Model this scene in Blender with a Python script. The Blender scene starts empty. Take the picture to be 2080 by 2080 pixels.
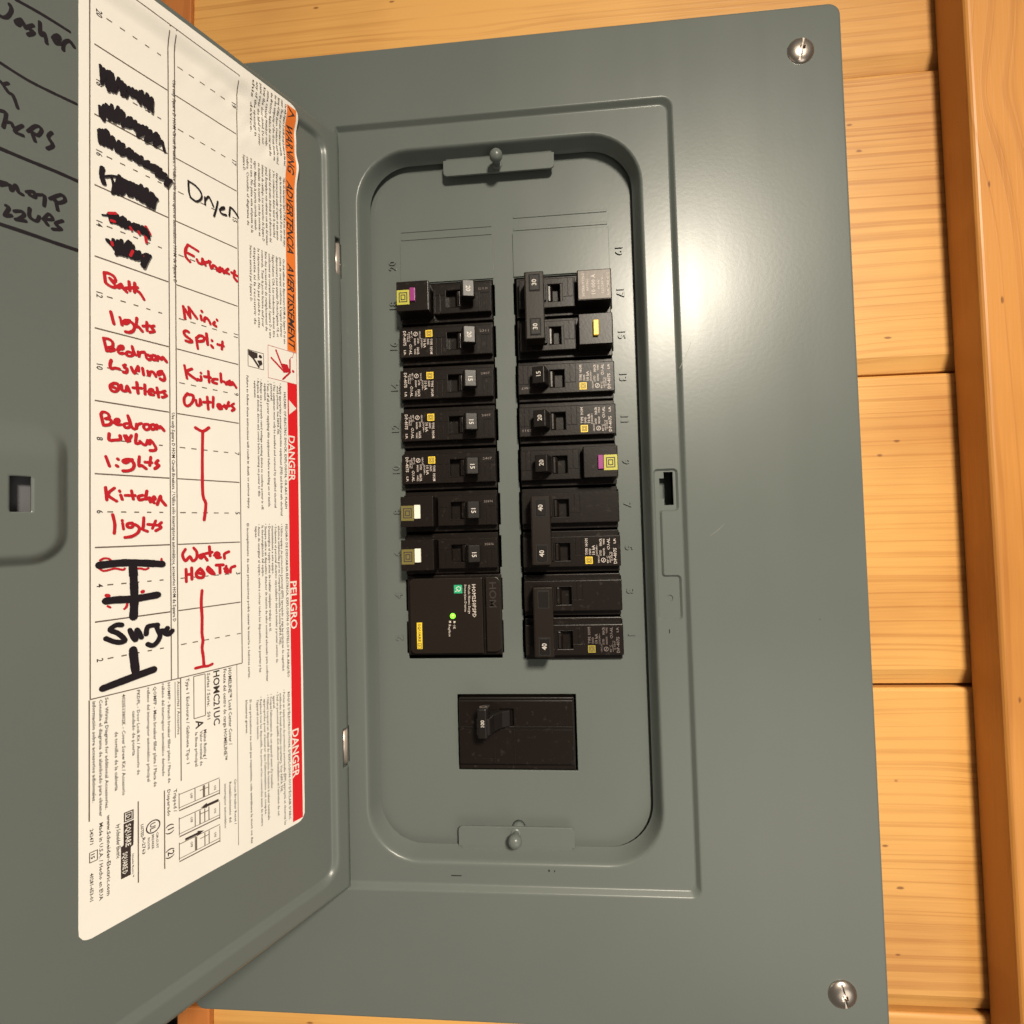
import bpy, bmesh, math, random
from mathutils import Vector, Matrix, noise
random.seed(11)
S = bpy.context.scene
COL = S.collection
MM = 0.001
# ------------------------------------------------------------------ camera
CAM_R = ((0.9966124834544008, 0.07770032862336992, -0.026948409130632803),
         (-0.029312421125119975, 0.029446288273280524, -0.9991364762006792),
         (-0.07683970191662168, 0.9965418079733269, 0.031624123238716745))
cd = bpy.data.cameras.new('camera'); cam = bpy.data.objects.new('camera', cd); COL.objects.link(cam)
r_, d_, f_ = (Vector(v) for v in CAM_R)
m3 = Matrix((r_, -d_, -f_)).transposed()
cam.matrix_world = Matrix.Translation(Vector((121.516, -286.948, 229.037)) * MM) @ m3.to_4x4()
cd.sensor_width = 36; cd.lens = 1030.434 / 2080 * 36; cd.clip_start = 0.01; cd.clip_end = 50
S.camera = cam
# ------------------------------------------------------------------ world, lamps, exposure
w = bpy.data.worlds.new('World'); S.world = w; w.use_nodes = True
bg = w.node_tree.nodes['Background']; bg.inputs[0].default_value = (1.0, 0.91, 0.78, 1); bg.inputs[1].default_value = 0.125
S.view_settings.view_transform = 'Standard'; S.view_settings.look = 'None'
S.view_settings.exposure = 0.0; S.view_settings.gamma = 1.0
def lamp(name, loc, target, size, power, color, shape='DISK', spread=180):
    l = bpy.data.lights.new(name, 'AREA'); l.shape = shape; l.size = size; l.energy = power; l.color = color
    o = bpy.data.objects.new(name, l); COL.objects.link(o)
    o.location = Vector(loc); o.rotation_euler = (Vector(target) - Vector(loc)).to_track_quat('-Z', 'Y').to_euler()
    l.spread = math.radians(spread)
    return o
lamp('ceiling_lamp', (0.548, -1.40, 0.980), (0.13, 0, 0.03), 0.25, 5.1, (1.0, 0.895, 0.735), spread=62)
lamp('fill_light', (0.95, -1.45, -0.75), (0.10, 0, 0.15), 1.1, 5.4, (1.0, 0.93, 0.82))  # added soft fill, not a real lamp: brightens the door and lower panel
# ------------------------------------------------------------------ materials
def nm(name):
    m = bpy.data.materials.new(name); m.use_nodes = True
    return m, m.node_tree.nodes, m.node_tree.links, m.node_tree.nodes['Principled BSDF']
def simple(name, col, rough=0.5, metal=0.0, bump=0.0, scale=900.0, emit=None, var=0.0, spec=0.5, dust=0.0):
    m, N, L, B = nm(name)
    B.inputs['Base Color'].default_value = (*col, 1); B.inputs['Roughness'].default_value = rough
    B.inputs['Metallic'].default_value = metal; B.inputs['Specular IOR Level'].default_value = spec
    if emit:
        B.inputs['Emission Color'].default_value = (*emit[0], 1); B.inputs['Emission Strength'].default_value = emit[1]
    tc = N.new('ShaderNodeTexCoord')
    nz = N.new('ShaderNodeTexNoise'); nz.inputs['Scale'].default_value = scale; nz.inputs['Detail'].default_value = 3
    L.new(tc.outputs['Object'], nz.inputs['Vector'])
    if bump:
        b = N.new('ShaderNodeBump'); b.inputs['Strength'].default_value = bump; b.inputs['Distance'].default_value = 0.0002
        L.new(nz.outputs['Fac'], b.inputs['Height']); L.new(b.outputs['Normal'], B.inputs['Normal'])
    if var:
        n2 = N.new('ShaderNodeTexNoise'); n2.inputs['Scale'].default_value = 14; n2.inputs['Detail'].default_value = 5
        L.new(tc.outputs['Object'], n2.inputs['Vector'])
        mx = N.new('ShaderNodeMix'); mx.data_type = 'RGBA'
        mx.inputs['A'].default_value = (*[c * (1 - var) for c in col], 1); mx.inputs['B'].default_value = (*[c * (1 + var) for c in col], 1)
        L.new(n2.outputs['Fac'], mx.inputs['Factor']); L.new(mx.outputs['Result'], B.inputs['Base Color'])
        if dust:
            n3 = N.new('ShaderNodeTexNoise'); n3.noise_dimensions = '4D'; n3.inputs['Scale'].default_value = 380; n3.inputs['Detail'].default_value = 4
            oi = N.new('ShaderNodeObjectInfo'); k_ = N.new('ShaderNodeMath'); k_.operation = 'MULTIPLY'; k_.inputs[1].default_value = 40; L.new(oi.outputs['Random'], k_.inputs[0])
            L.new(tc.outputs['Object'], n3.inputs['Vector']); L.new(k_.outputs[0], n3.inputs['W'])
            q_ = N.new('ShaderNodeMapRange'); q_.inputs['From Min'].default_value = 0.60; q_.inputs['From Max'].default_value = 0.78; q_.inputs['To Max'].default_value = dust
            L.new(n3.outputs['Fac'], q_.inputs['Value'])
            m3_ = N.new('ShaderNodeMix'); m3_.data_type = 'RGBA'; m3_.inputs['B'].default_value = (0.16, 0.14, 0.12, 1)
            L.new(q_.outputs['Result'], m3_.inputs['Factor']); L.new(mx.outputs['Result'], m3_.inputs['A']); L.new(m3_.outputs['Result'], B.inputs['Base Color'])
        mr = N.new('ShaderNodeMapRange'); mr.inputs['To Min'].default_value = rough - 0.05; mr.inputs['To Max'].default_value = rough + 0.07
        L.new(n2.outputs['Fac'], mr.inputs['Value']); L.new(mr.outputs['Result'], B.inputs['Roughness'])
    return m
def paint_mat():
    """grey enamel: faint orange peel, a few scuffs and specks"""
    m, N, L, B = nm('grey_enamel'); B.inputs['Specular IOR Level'].default_value = 0.36
    tc = N.new('ShaderNodeTexCoord')
    def nz(scale, det=3, dist=0.0):
        n = N.new('ShaderNodeTexNoise'); n.inputs['Scale'].default_value = scale; n.inputs['Detail'].default_value = det
        n.inputs['Distortion'].default_value = dist
        L.new(tc.outputs['Object'], n.inputs['Vector']); return n
    big = nz(9, 4); fine = nz(520, 2); peel = nz(420, 1)
    mx = N.new('ShaderNodeMix'); mx.data_type = 'RGBA'
    mx.inputs['A'].default_value = (0.110, 0.127, 0.118, 1); mx.inputs['B'].default_value = (0.133, 0.148, 0.137, 1)
    L.new(big.outputs['Fac'], mx.inputs['Factor'])
    v = N.new('ShaderNodeTexVoronoi'); v.inputs['Scale'].default_value = 26; v.inputs['Randomness'].default_value = 1
    L.new(tc.outputs['Object'], v.inputs['Vector'])
    lt = N.new('ShaderNodeMath'); lt.operation = 'LESS_THAN'; lt.inputs[1].default_value = 0.012
    L.new(v.outputs['Distance'], lt.inputs[0])
    ml = N.new('ShaderNodeMath'); ml.operation = 'MULTIPLY'; ml.inputs[1].default_value = 0.5; L.new(lt.outputs[0], ml.inputs[0])
    m2 = N.new('ShaderNodeMix'); m2.data_type = 'RGBA'; m2.inputs['B'].default_value = (0.03, 0.025, 0.02, 1)
    L.new(ml.outputs[0], m2.inputs['Factor']); L.new(mx.outputs['Result'], m2.inputs['A']); L.new(m2.outputs['Result'], B.inputs['Base Color'])
    mr = N.new('ShaderNodeMapRange'); mr.inputs['To Min'].default_value = 0.27; mr.inputs['To Max'].default_value = 0.345
    L.new(big.outputs['Fac'], mr.inputs['Value']); L.new(mr.outputs['Result'], B.inputs['Roughness'])
    # faint wipe marks: long stretched noise, shows in the gloss only
    mp = N.new('ShaderNodeMapping'); mp.inputs['Scale'].default_value = (60, 60, 6); mp.inputs['Rotation'].default_value = (0, 0.5, 0)
    L.new(tc.outputs['Object'], mp.inputs['Vector']); ws = N.new('ShaderNodeTexNoise'); ws.inputs['Scale'].default_value = 1; ws.inputs['Detail'].default_value = 6
    L.new(mp.outputs[0], ws.inputs['Vector']); wa = N.new('ShaderNodeMath'); wa.operation = 'MULTIPLY_ADD'; wa.inputs[1].default_value = 0.09; wa.inputs[2].default_value = -0.045
    L.new(ws.outputs['Fac'], wa.inputs[0]); wb = N.new('ShaderNodeMath'); wb.operation = 'ADD'; L.new(mr.outputs['Result'], wb.inputs[0]); L.new(wa.outputs[0], wb.inputs[1])
    L.new(wb.outputs[0], B.inputs['Roughness'])
    b1 = N.new('ShaderNodeBump'); b1.inputs['Strength'].default_value = 0.045; b1.inputs['Distance'].default_value = 0.0003
    L.new(peel.outputs['Fac'], b1.inputs['Height'])
    b2 = N.new('ShaderNodeBump'); b2.inputs['Strength'].default_value = 0.10; b2.inputs['Distance'].default_value = 0.0001
    L.new(fine.outputs['Fac'], b2.inputs['Height']); L.new(b1.outputs['Normal'], b2.inputs['Normal'])
    L.new(b2.outputs['Normal'], B.inputs['Normal'])
    return m
def wood_mat(name, light, dark, axis, ringscale, contrast, rough=0.42):
    """pine: growth rings stretched along one axis, pores, small knots; every board gets its own cut by Object Info Random"""
    m, N, L, B = nm(name)
    tc = N.new('ShaderNodeTexCoord'); oi = N.new('ShaderNodeObjectInfo')
    sx = N.new('ShaderNodeSeparateXYZ'); L.new(tc.outputs['Object'], sx.inputs[0])
    ml = N.new('ShaderNodeMath'); ml.operation = 'MULTIPLY'; ml.inputs[1].default_value = 37.0; L.new(oi.outputs['Random'], ml.inputs[0])
    along = sx.outputs['X'] if axis == 'X' else sx.outputs['Z']
    across = sx.outputs['Z'] if axis == 'X' else sx.outputs['X']
    def math_(op, a, b=None):
        n = N.new('ShaderNodeMath'); n.operation = op
        for i, q in enumerate((a, b)):
            if q is None: continue
            if isinstance(q, (int, float)): n.inputs[i].default_value = q
            else: L.new(q, n.inputs[i])
        return n.outputs[0]
    def vec(ka, kc, shift=False):
        c = N.new('ShaderNodeCombineXYZ'); a_ = math_('MULTIPLY', along, ka); L.new(math_('ADD', a_, ml.outputs[0]) if shift else a_, c.inputs[0]); L.new(math_('MULTIPLY', across, kc), c.inputs[1])
        L.new(math_('MULTIPLY', sx.outputs['Y'], kc), c.inputs[2]); return c.outputs[0]
    def nz(v, det=3):
        n = N.new('ShaderNodeTexNoise'); n.noise_dimensions = '4D'; n.inputs['Scale'].default_value = 1; n.inputs['Detail'].default_value = det
        L.new(v, n.inputs['Vector']); L.new(ml.outputs[0], n.inputs['W']); return n.outputs['Fac']
    warp = nz(vec(3.2, 11), 2)
    # knots: sparse cells that push the rings aside
    vo = N.new('ShaderNodeTexVoronoi'); vo.voronoi_dimensions = '2D'; vo.inputs['Scale'].default_value = 1
    L.new(vec(3.6, 7.5, True), vo.inputs['Vector'])
    kd = vo.outputs['Distance']
    push = math_('MULTIPLY', math_('POWER', math_('MAXIMUM', math_('SUBTRACT', 0.34, kd), 0.0), 2.0), 14.0)
    y = math_('ADD', math_('MULTIPLY', across, ringscale), math_('ADD', math_('MULTIPLY', warp, 15.0), math_('MULTIPLY', push, 5.0)))
    rn = N.new('ShaderNodeTexNoise'); rn.noise_dimensions = '1D'; rn.inputs['Detail'].default_value = 2; rn.inputs['Scale'].default_value = 0.33
    L.new(y, rn.inputs['W'])
    s = math_('SINE', math_('ADD', y, math_('MULTIPLY', rn.outputs['Fac'], 9.0)))
    s = math_('POWER', math_('ADD', math_('MULTIPLY', s, 0.5), 0.5), 5.0)
    amp = math_('MULTIPLY', s, math_('ADD', math_('MULTIPLY', nz(vec(2, 14), 2), 1.6), -0.25))
    fib = nz(vec(30, 900), 2); blot = nz(vec(7, 14), 3)
    fac = math_('ADD', math_('MULTIPLY', amp, contrast), math_('ADD', math_('MULTIPLY', math_('SUBTRACT', fib, 0.5), 0.35), math_('MULTIPLY', math_('SUBTRACT', blot, 0.5), 1.8)))
    cr = N.new('ShaderNodeMix'); cr.data_type = 'RGBA'; cr.clamp_factor = True
    cr.inputs['A'].default_value = (*light, 1); cr.inputs['B'].default_value = (*dark, 1)
    L.new(math_('ADD', fac, 0.12), cr.inputs['Factor'])
    # small dark pith flecks
    vf = N.new('ShaderNodeTexVoronoi'); vf.voronoi_dimensions = '2D'; vf.inputs['Scale'].default_value = 1
    L.new(vec(15, 34, True), vf.inputs['Vector'])
    def soft(d, a, b):
        q = N.new('ShaderNodeMapRange'); q.interpolation_type = 'SMOOTHSTEP'; q.inputs['From Min'].default_value = b; q.inputs['From Max'].default_value = a; L.new(d, q.inputs['Value']); return q.outputs['Result']
    fl = soft(math_('ADD', vf.outputs['Distance'], math_('MULTIPLY', math_('SUBTRACT', fib, 0.5), 0.06)), 0.008, 0.032)
    def gate(node, m, t):
        sp = N.new('ShaderNodeSeparateColor'); L.new(node.outputs['Color'], sp.inputs[0]); return math_('MULTIPLY', m, math_('GREATER_THAN', sp.outputs['Red'], t))
    fl = gate(vf, fl, 0.52)
    kn = math_('MULTIPLY', soft(math_('ADD', kd, math_('MULTIPLY', math_('SUBTRACT', blot, 0.5), 0.06)), 0.015, 0.07), 0.85)
    kn = gate(vo, kn, 0.35)
    c2 = N.new('ShaderNodeMix'); c2.data_type = 'RGBA'; c2.inputs['B'].default_value = (0.15, 0.045, 0.014, 1)
    L.new(math_('MULTIPLY', math_('MAXIMUM', fl, kn), 0.75), c2.inputs['Factor']); L.new(cr.outputs['Result'], c2.inputs['A'])
    L.new(c2.outputs['Result'], B.inputs['Base Color'])
    B.inputs['Roughness'].default_value = rough; B.inputs['Specular IOR Level'].default_value = 0.4
    bp = N.new('ShaderNodeBump'); bp.inputs['Strength'].default_value = 0.25; bp.inputs['Distance'].default_value = 0.0004
    L.new(math_('ADD', math_('MULTIPLY', amp, 0.6), fib), bp.inputs['Height']); L.new(bp.outputs['Normal'], B.inputs['Normal'])
    return m
M = {}
M['paint'] = paint_mat()
M['pine'] = wood_mat('varnished_pine', (0.70, 0.37, 0.105), (0.34, 0.115, 0.022), 'X', 820, 0.5)
M['pine_trim'] = wood_mat('orange_varnished_pine', (0.59, 0.255, 0.055), (0.32, 0.11, 0.02), 'Z', 700, 0.5, 0.42)
M['pine_edge'] = wood_mat('red_varnished_pine', (0.52, 0.18, 0.045), (0.36, 0.10, 0.02), 'Z', 300, 0.5, 0.35)
M['black'] = simple('black_breaker_plastic', (0.0085, 0.0056, 0.0045), 0.31, bump=0.16, scale=700, var=0.25, spec=0.26, dust=0.16)
M['brown'] = simple('brown_tie_plastic', (0.012, 0.0082, 0.0055), 0.36, bump=0.15, scale=700, var=0.2, spec=0.28)
M['lever'] = simple('lever_plastic', (0.011, 0.009, 0.008), 0.36, bump=0.15, scale=900, spec=0.22)
M['amp'] = simple('cream_lever_print', (0.50, 0.46, 0.42), 0.5)
M['scuff'] = simple('scuffed_enamel', (0.24, 0.235, 0.21), 0.5)
M['moulded'] = simple('moulded_relief', (0.022, 0.017, 0.015), 0.45)
M['void'] = simple('enclosure_interior', (0.008, 0.007, 0.006), 0.8)
M['steel'] = simple('zinc_plated_steel', (0.60, 0.53, 0.47), 0.30, 1.0, bump=0.3, scale=500, var=0.3)
M['hinge'] = simple('hinge_plate_steel', (0.82, 0.70, 0.62), 0.38, 0.7, bump=0.1, scale=300)
M['paper'] = simple('cream_label_film', (0.83, 0.80, 0.745), 0.42, bump=0.2, scale=300, var=0.07)
M['print'] = simple('brown_black_print', (0.035, 0.022, 0.02), 0.6)
M['printg'] = simple('fine_grey_print', (0.09, 0.065, 0.05), 0.6)
M['rule'] = simple('thin_rule_print', (0.13, 0.095, 0.075), 0.6)
M['red'] = simple('red_marker', (0.50, 0.012, 0.022), 0.42, var=0.12)
M['ink'] = simple('black_marker', (0.012, 0.008, 0.012), 0.38, var=0.2)
M['orange'] = simple('warning_orange_print', (0.80, 0.19, 0.028), 0.45)
M['redband'] = simple('danger_red_print', (0.68, 0.012, 0.018), 0.45)
M['white'] = simple('white_print', (0.78, 0.74, 0.68), 0.5)
M['pad'] = simple('pad_print', (0.52, 0.45, 0.41), 0.5)
M['dimpad'] = simple('worn_pad_print', (0.15, 0.12, 0.11), 0.5)
M['yellow'] = simple('yellow_print', (0.74, 0.52, 0.03), 0.45)
M['dimyellow'] = simple('worn_yellow_print', (0.30, 0.24, 0.03), 0.5)
M['lime'] = simple('lime_label', (0.44, 0.42, 0.05), 0.45)
M['olive'] = simple('olive_label', (0.15, 0.125, 0.030), 0.45)
M['magenta'] = simple('magenta_button', (0.26, 0.030, 0.18), 0.35)
M['button'] = simple('cream_button', (0.80, 0.76, 0.66), 0.35)
M['ybutton'] = simple('yellow_button', (0.82, 0.56, 0.03), 0.38)
M['green'] = simple('green_badge', (0.02, 0.36, 0.17), 0.45)
M['led'] = simple('green_indicator', (0.2, 0.9, 0.05), 0.3, emit=((0.22, 1.0, 0.04), 1.6))
M['silverpad'] = simple('taupe_rating_plate', (0.115, 0.088, 0.068), 0.42, bump=0.3, scale=500)
# ------------------------------------------------------------------ mesh helpers (all coordinates in millimetres)
def link(name, verts, faces, mat, parent=None, smooth=False, bevel=0.0, sharp=None):
    me = bpy.data.meshes.new(name); me.from_pydata([Vector(v) * MM for v in verts], [], faces)
    bm = bmesh.new(); bm.from_mesh(me); bmesh.ops.recalc_face_normals(bm, faces=bm.faces); bm.to_mesh(me); bm.free()
    me.materials.append(mat)
    if smooth: me.polygons.foreach_set('use_smooth', [True] * len(me.polygons))
    if sharp is not None: me.set_sharp_from_angle(angle=math.radians(sharp))
    o = bpy.data.objects.new(name, me); COL.objects.link(o)
    if parent: o.parent = parent
    if bevel:
        b = o.modifiers.new('soft_edges', 'BEVEL'); b.width = bevel * MM; b.segments = 2; b.limit_method = 'ANGLE'; b.angle_limit = math.radians(35)
        b.harden_normals = False
    return o
class MB:
    def __init__(self): self.v = []; self.f = []
    def add(self, vs, fs):
        n = len(self.v); self.v += [tuple(v) for v in vs]; self.f += [tuple(i + n for i in f) for f in fs]; return self
    def box(self, x0, x1, y0, y1, z0, z1):
        return self.add([(x0, y0, z0), (x1, y0, z0), (x1, y1, z0), (x0, y1, z0), (x0, y0, z1), (x1, y0, z1), (x1, y1, z1), (x0, y1, z1)],
                        [(0, 1, 5, 4), (1, 2, 6, 5), (2, 3, 7, 6), (3, 0, 4, 7), (4, 5, 6, 7), (3, 2, 1, 0)])
    def prism_z(self, prof, z0, z1):     # profile in x,y pulled along z
        n = len(prof)
        return self.add([(x, y, z0) for x, y in prof] + [(x, y, z1) for x, y in prof],
                        [tuple(range(n))[::-1], tuple(range(n, 2 * n))] + [(i, (i + 1) % n, n + (i + 1) % n, n + i) for i in range(n)])
    def prism_y(self, prof, y0, y1):     # profile in x,z pulled along y
        n = len(prof)
        return self.add([(x, y0, z) for x, z in prof] + [(x, y1, z) for x, z in prof],
                        [tuple(range(n)), tuple(range(n, 2 * n))[::-1]] + [(i, n + i, n + (i + 1) % n, (i + 1) % n) for i in range(n)])
    def plate(self, xs, zs, hole, y0, y1):
        """slab between y0 (front) and y1 with cells left out where hole(cx, cz)"""
        nx, nz = len(xs), len(zs); base = len(self.v)
        for y in (y0, y1):
            for z in zs:
                for x in xs: self.v.append((x, y, z))
        I = lambda i, j, k: base + k * nx * nz + j * nx + i
        solid = lambda i, j: 0 <= i < nx - 1 and 0 <= j < nz - 1 and not hole((xs[i] + xs[i + 1]) / 2, (zs[j] + zs[j + 1]) / 2)
        for j in range(nz - 1):
            for i in range(nx - 1):
                if not solid(i, j): continue
                self.f.append((I(i, j, 0), I(i + 1, j, 0), I(i + 1, j + 1, 0), I(i, j + 1, 0)))
                self.f.append((I(i, j + 1, 1), I(i + 1, j + 1, 1), I(i + 1, j, 1), I(i, j, 1)))
                if not solid(i - 1, j): self.f.append((I(i, j, 0), I(i, j + 1, 0), I(i, j + 1, 1), I(i, j, 1)))
                if not solid(i + 1, j): self.f.append((I(i + 1, j, 0), I(i + 1, j, 1), I(i + 1, j + 1, 1), I(i + 1, j + 1, 0)))
                if not solid(i, j - 1): self.f.append((I(i, j, 0), I(i, j, 1), I(i + 1, j, 1), I(i + 1, j, 0)))
                if not solid(i, j + 1): self.f.append((I(i, j + 1, 0), I(i + 1, j + 1, 0), I(i + 1, j + 1, 1), I(i, j + 1, 1)))
        return self
    def lathe_y(self, cx, cz, prof, n=24):   # prof: (radius, y) from tip to base
        b = []
        for r, y in prof:
            b += [(cx + r * math.cos(2 * math.pi * k / n), y, cz + r * math.sin(2 * math.pi * k / n)) for k in range(n)]
        fs = [(j * n + k, j * n + (k + 1) % n, (j + 1) * n + (k + 1) % n, (j + 1) * n + k) for j in range(len(prof) - 1) for k in range(n)]
        fs += [tuple(range(n))[::-1], tuple(range((len(prof) - 1) * n, len(prof) * n))]
        return self.add(b, fs)
    def mapped(self, fn):
        m = MB(); m.v = [fn(*v) for v in self.v]; m.f = list(self.f); return m
    def clean(self):
        bm = bmesh.new(); vs = [bm.verts.new(v) for v in self.v]
        for f in self.f:
            try: bm.faces.new([vs[i] for i in f])
            except ValueError: pass
        bmesh.ops.delete(bm, geom=[v for v in bm.verts if not v.link_faces], context='VERTS')
        bmesh.ops.remove_doubles(bm, verts=bm.verts, dist=1e-4)
        bmesh.ops.dissolve_limit(bm, angle_limit=0.01, verts=bm.verts, edges=bm.edges)
        bm.verts.index_update()
        self.v = [tuple(v.co) for v in bm.verts]; self.f = [tuple(v.index for v in f.verts) for f in bm.faces]; bm.free(); return self
    def build(self, name, mat, parent=None, **k):
        return link(name, self.v, self.f, mat, parent, **k)
def empty(name, loc=(0, 0, 0), parent=None):
    o = bpy.data.objects.new(name, None); COL.objects.link(o); o.location = Vector(loc) * MM; o.empty_display_size = 0.01
    if parent: o.parent = parent
    return o
def tag(o, label, cat, group=None):
    o['label'] = label; o['category'] = cat
    if group: o['group'] = group
    return o
def struct(o): o['kind'] = 'structure'; return o
# lettering: outlines of the built-in font as flat triangles, unit = cap height
_tc = {}
def glyphs(text, bold=0, align='LEFT', res=2):
    key = (text, bold, align, res)
    if key in _tc: return _tc[key]
    cu = bpy.data.curves.new('t', 'FONT'); cu.body = text; cu.size = 1.0; cu.align_x = align; cu.resolution_u = res
    cu.offset = 0.017 if bold == 1 else (0.022 if bold == 2 else 0.013); cu.shear = 0.28 if bold == 2 else 0.0
    o = bpy.data.objects.new('t', cu); COL.objects.link(o)
    dg = bpy.context.evaluated_depsgraph_get(); me = bpy.data.meshes.new_from_object(o.evaluated_get(dg))
    vs = [(v.co.x, v.co.y) for v in me.vertices]; fs = [tuple(p.vertices) for p in me.polygons]
    bpy.data.objects.remove(o); bpy.data.curves.remove(cu); bpy.data.meshes.remove(me)
    cap = 0.73
    vs = [(x / cap, y / cap) for x, y in vs]
    _tc[key] = (vs, fs); return _tc[key]
def put_text(mb, text, org, du, dv, cap, length=None, bold=0, fn=None, align='LEFT', res=2, lift=0.0):
    """org 3-vector, du/dv unit directions of reading and of 'up'; length squeezes the line to a given width"""
    vs, fs = glyphs(text, bold, align, res)
    if not vs: return
    wd = max(v[0] for v in vs) - min(v[0] for v in vs); k = (length / wd) if length else cap
    x0 = min(v[0] for v in vs) if align == 'LEFT' else 0
    out = []
    for x, y in vs:
        p = Vector(org) + Vector(du) * ((x - x0) * k) + Vector(dv) * (y * cap)
        out.append(fn(*p) if fn else tuple(p))
    mb.add(out, fs)
def ribbon(mb, pts, w, h0, fn):
    """marker stroke with round ends in a 2-d plane; h0 lifts it, the height creeps up along the stroke"""
    P = [Vector(p) for p in pts]
    Q = []
    for i in range(len(P) - 1):
        a, b, c, d = P[max(i - 1, 0)], P[i], P[i + 1], P[min(i + 2, len(P) - 1)]
        n = 3 if len(P) > 2 else 1
        for k in range(n):
            t = k / n
            Q.append(0.5 * ((2 * b) + (c - a) * t + (2 * a - 5 * b + 4 * c - d) * t * t + (3 * b - a - 3 * c + d) * t ** 3))
    Q.append(P[-1]); h = h0; r = w / 2
    def disc(c, h, r):
        n = 10; mb.add([fn(c.x, c.y, h)] + [fn(c.x + r * math.cos(2 * math.pi * k / n), c.y + r * math.sin(2 * math.pi * k / n), h) for k in range(n)],
                       [(0, 1 + k, 1 + (k + 1) % n) for k in range(n)])
    for i, q in enumerate(Q):
        rr = r * (0.88 + 0.12 * noise.noise(Vector((q.x * 0.7, q.y * 0.7, w))))
        disc(q, h, rr); h += 0.0012
        if i < len(Q) - 1:
            d = Q[i + 1] - q
            if d.length < 1e-6: continue
            n = Vector((-d.y, d.x)).normalized() * rr
            mb.add([fn(*(q + n), h), fn(*(q - n), h), fn(*(Q[i + 1] - n), h), fn(*(Q[i + 1] + n), h)], [(0, 1, 2, 3)]); h += 0.0012
def rrect(x0, x1, z0, z1, r, n=10):
    """rounded rectangle, counter-clockwise from lower left; r = radius or (ll, lr, ur, ul)"""
    if not isinstance(r, (tuple, list)): r = (r,) * 4
    P = []
    for (cx, cz, a0, q) in ((x0, z0, 180, r[0]), (x1, z0, 270, r[1]), (x1, z1, 0, r[2]), (x0, z1, 90, r[3])):
        sx = 1 if cx == x0 else -1; sz = 1 if cz == z0 else -1
        for k in range(n + 1):
            a = math.radians(a0 + 90 * k / n)
            P.append((cx + sx * q + q * math.cos(a), cz + sz * q + q * math.sin(a)))
    return P
def loops(mb, rings):      # rings: list of (points, y) all with the same count
    n = len(rings[0][0]); v = [(x, y, z) for P, y in rings for x, z in P]
    f = [(j * n + k, j * n + (k + 1) % n, (j + 1) * n + (k + 1) % n, (j + 1) * n + k) for j in range(len(rings) - 1) for k in range(n)]
    return mb.add(v, f)
def sdf(px, pz, x0, x1, z0, z1, r):
    cx, cz = (x0 + x1) / 2, (z0 + z1) / 2; qx = abs(px - cx) - (x1 - x0) / 2 + r; qz = abs(pz - cz) - (z1 - z0) / 2 + r
    return math.hypot(max(qx, 0), max(qz, 0)) + min(max(qx, qz), 0) - r
def sm(a, b, x):
    t = min(1, max(0, (x - a) / (b - a))); return t * t * (3 - 2 * t)
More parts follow.
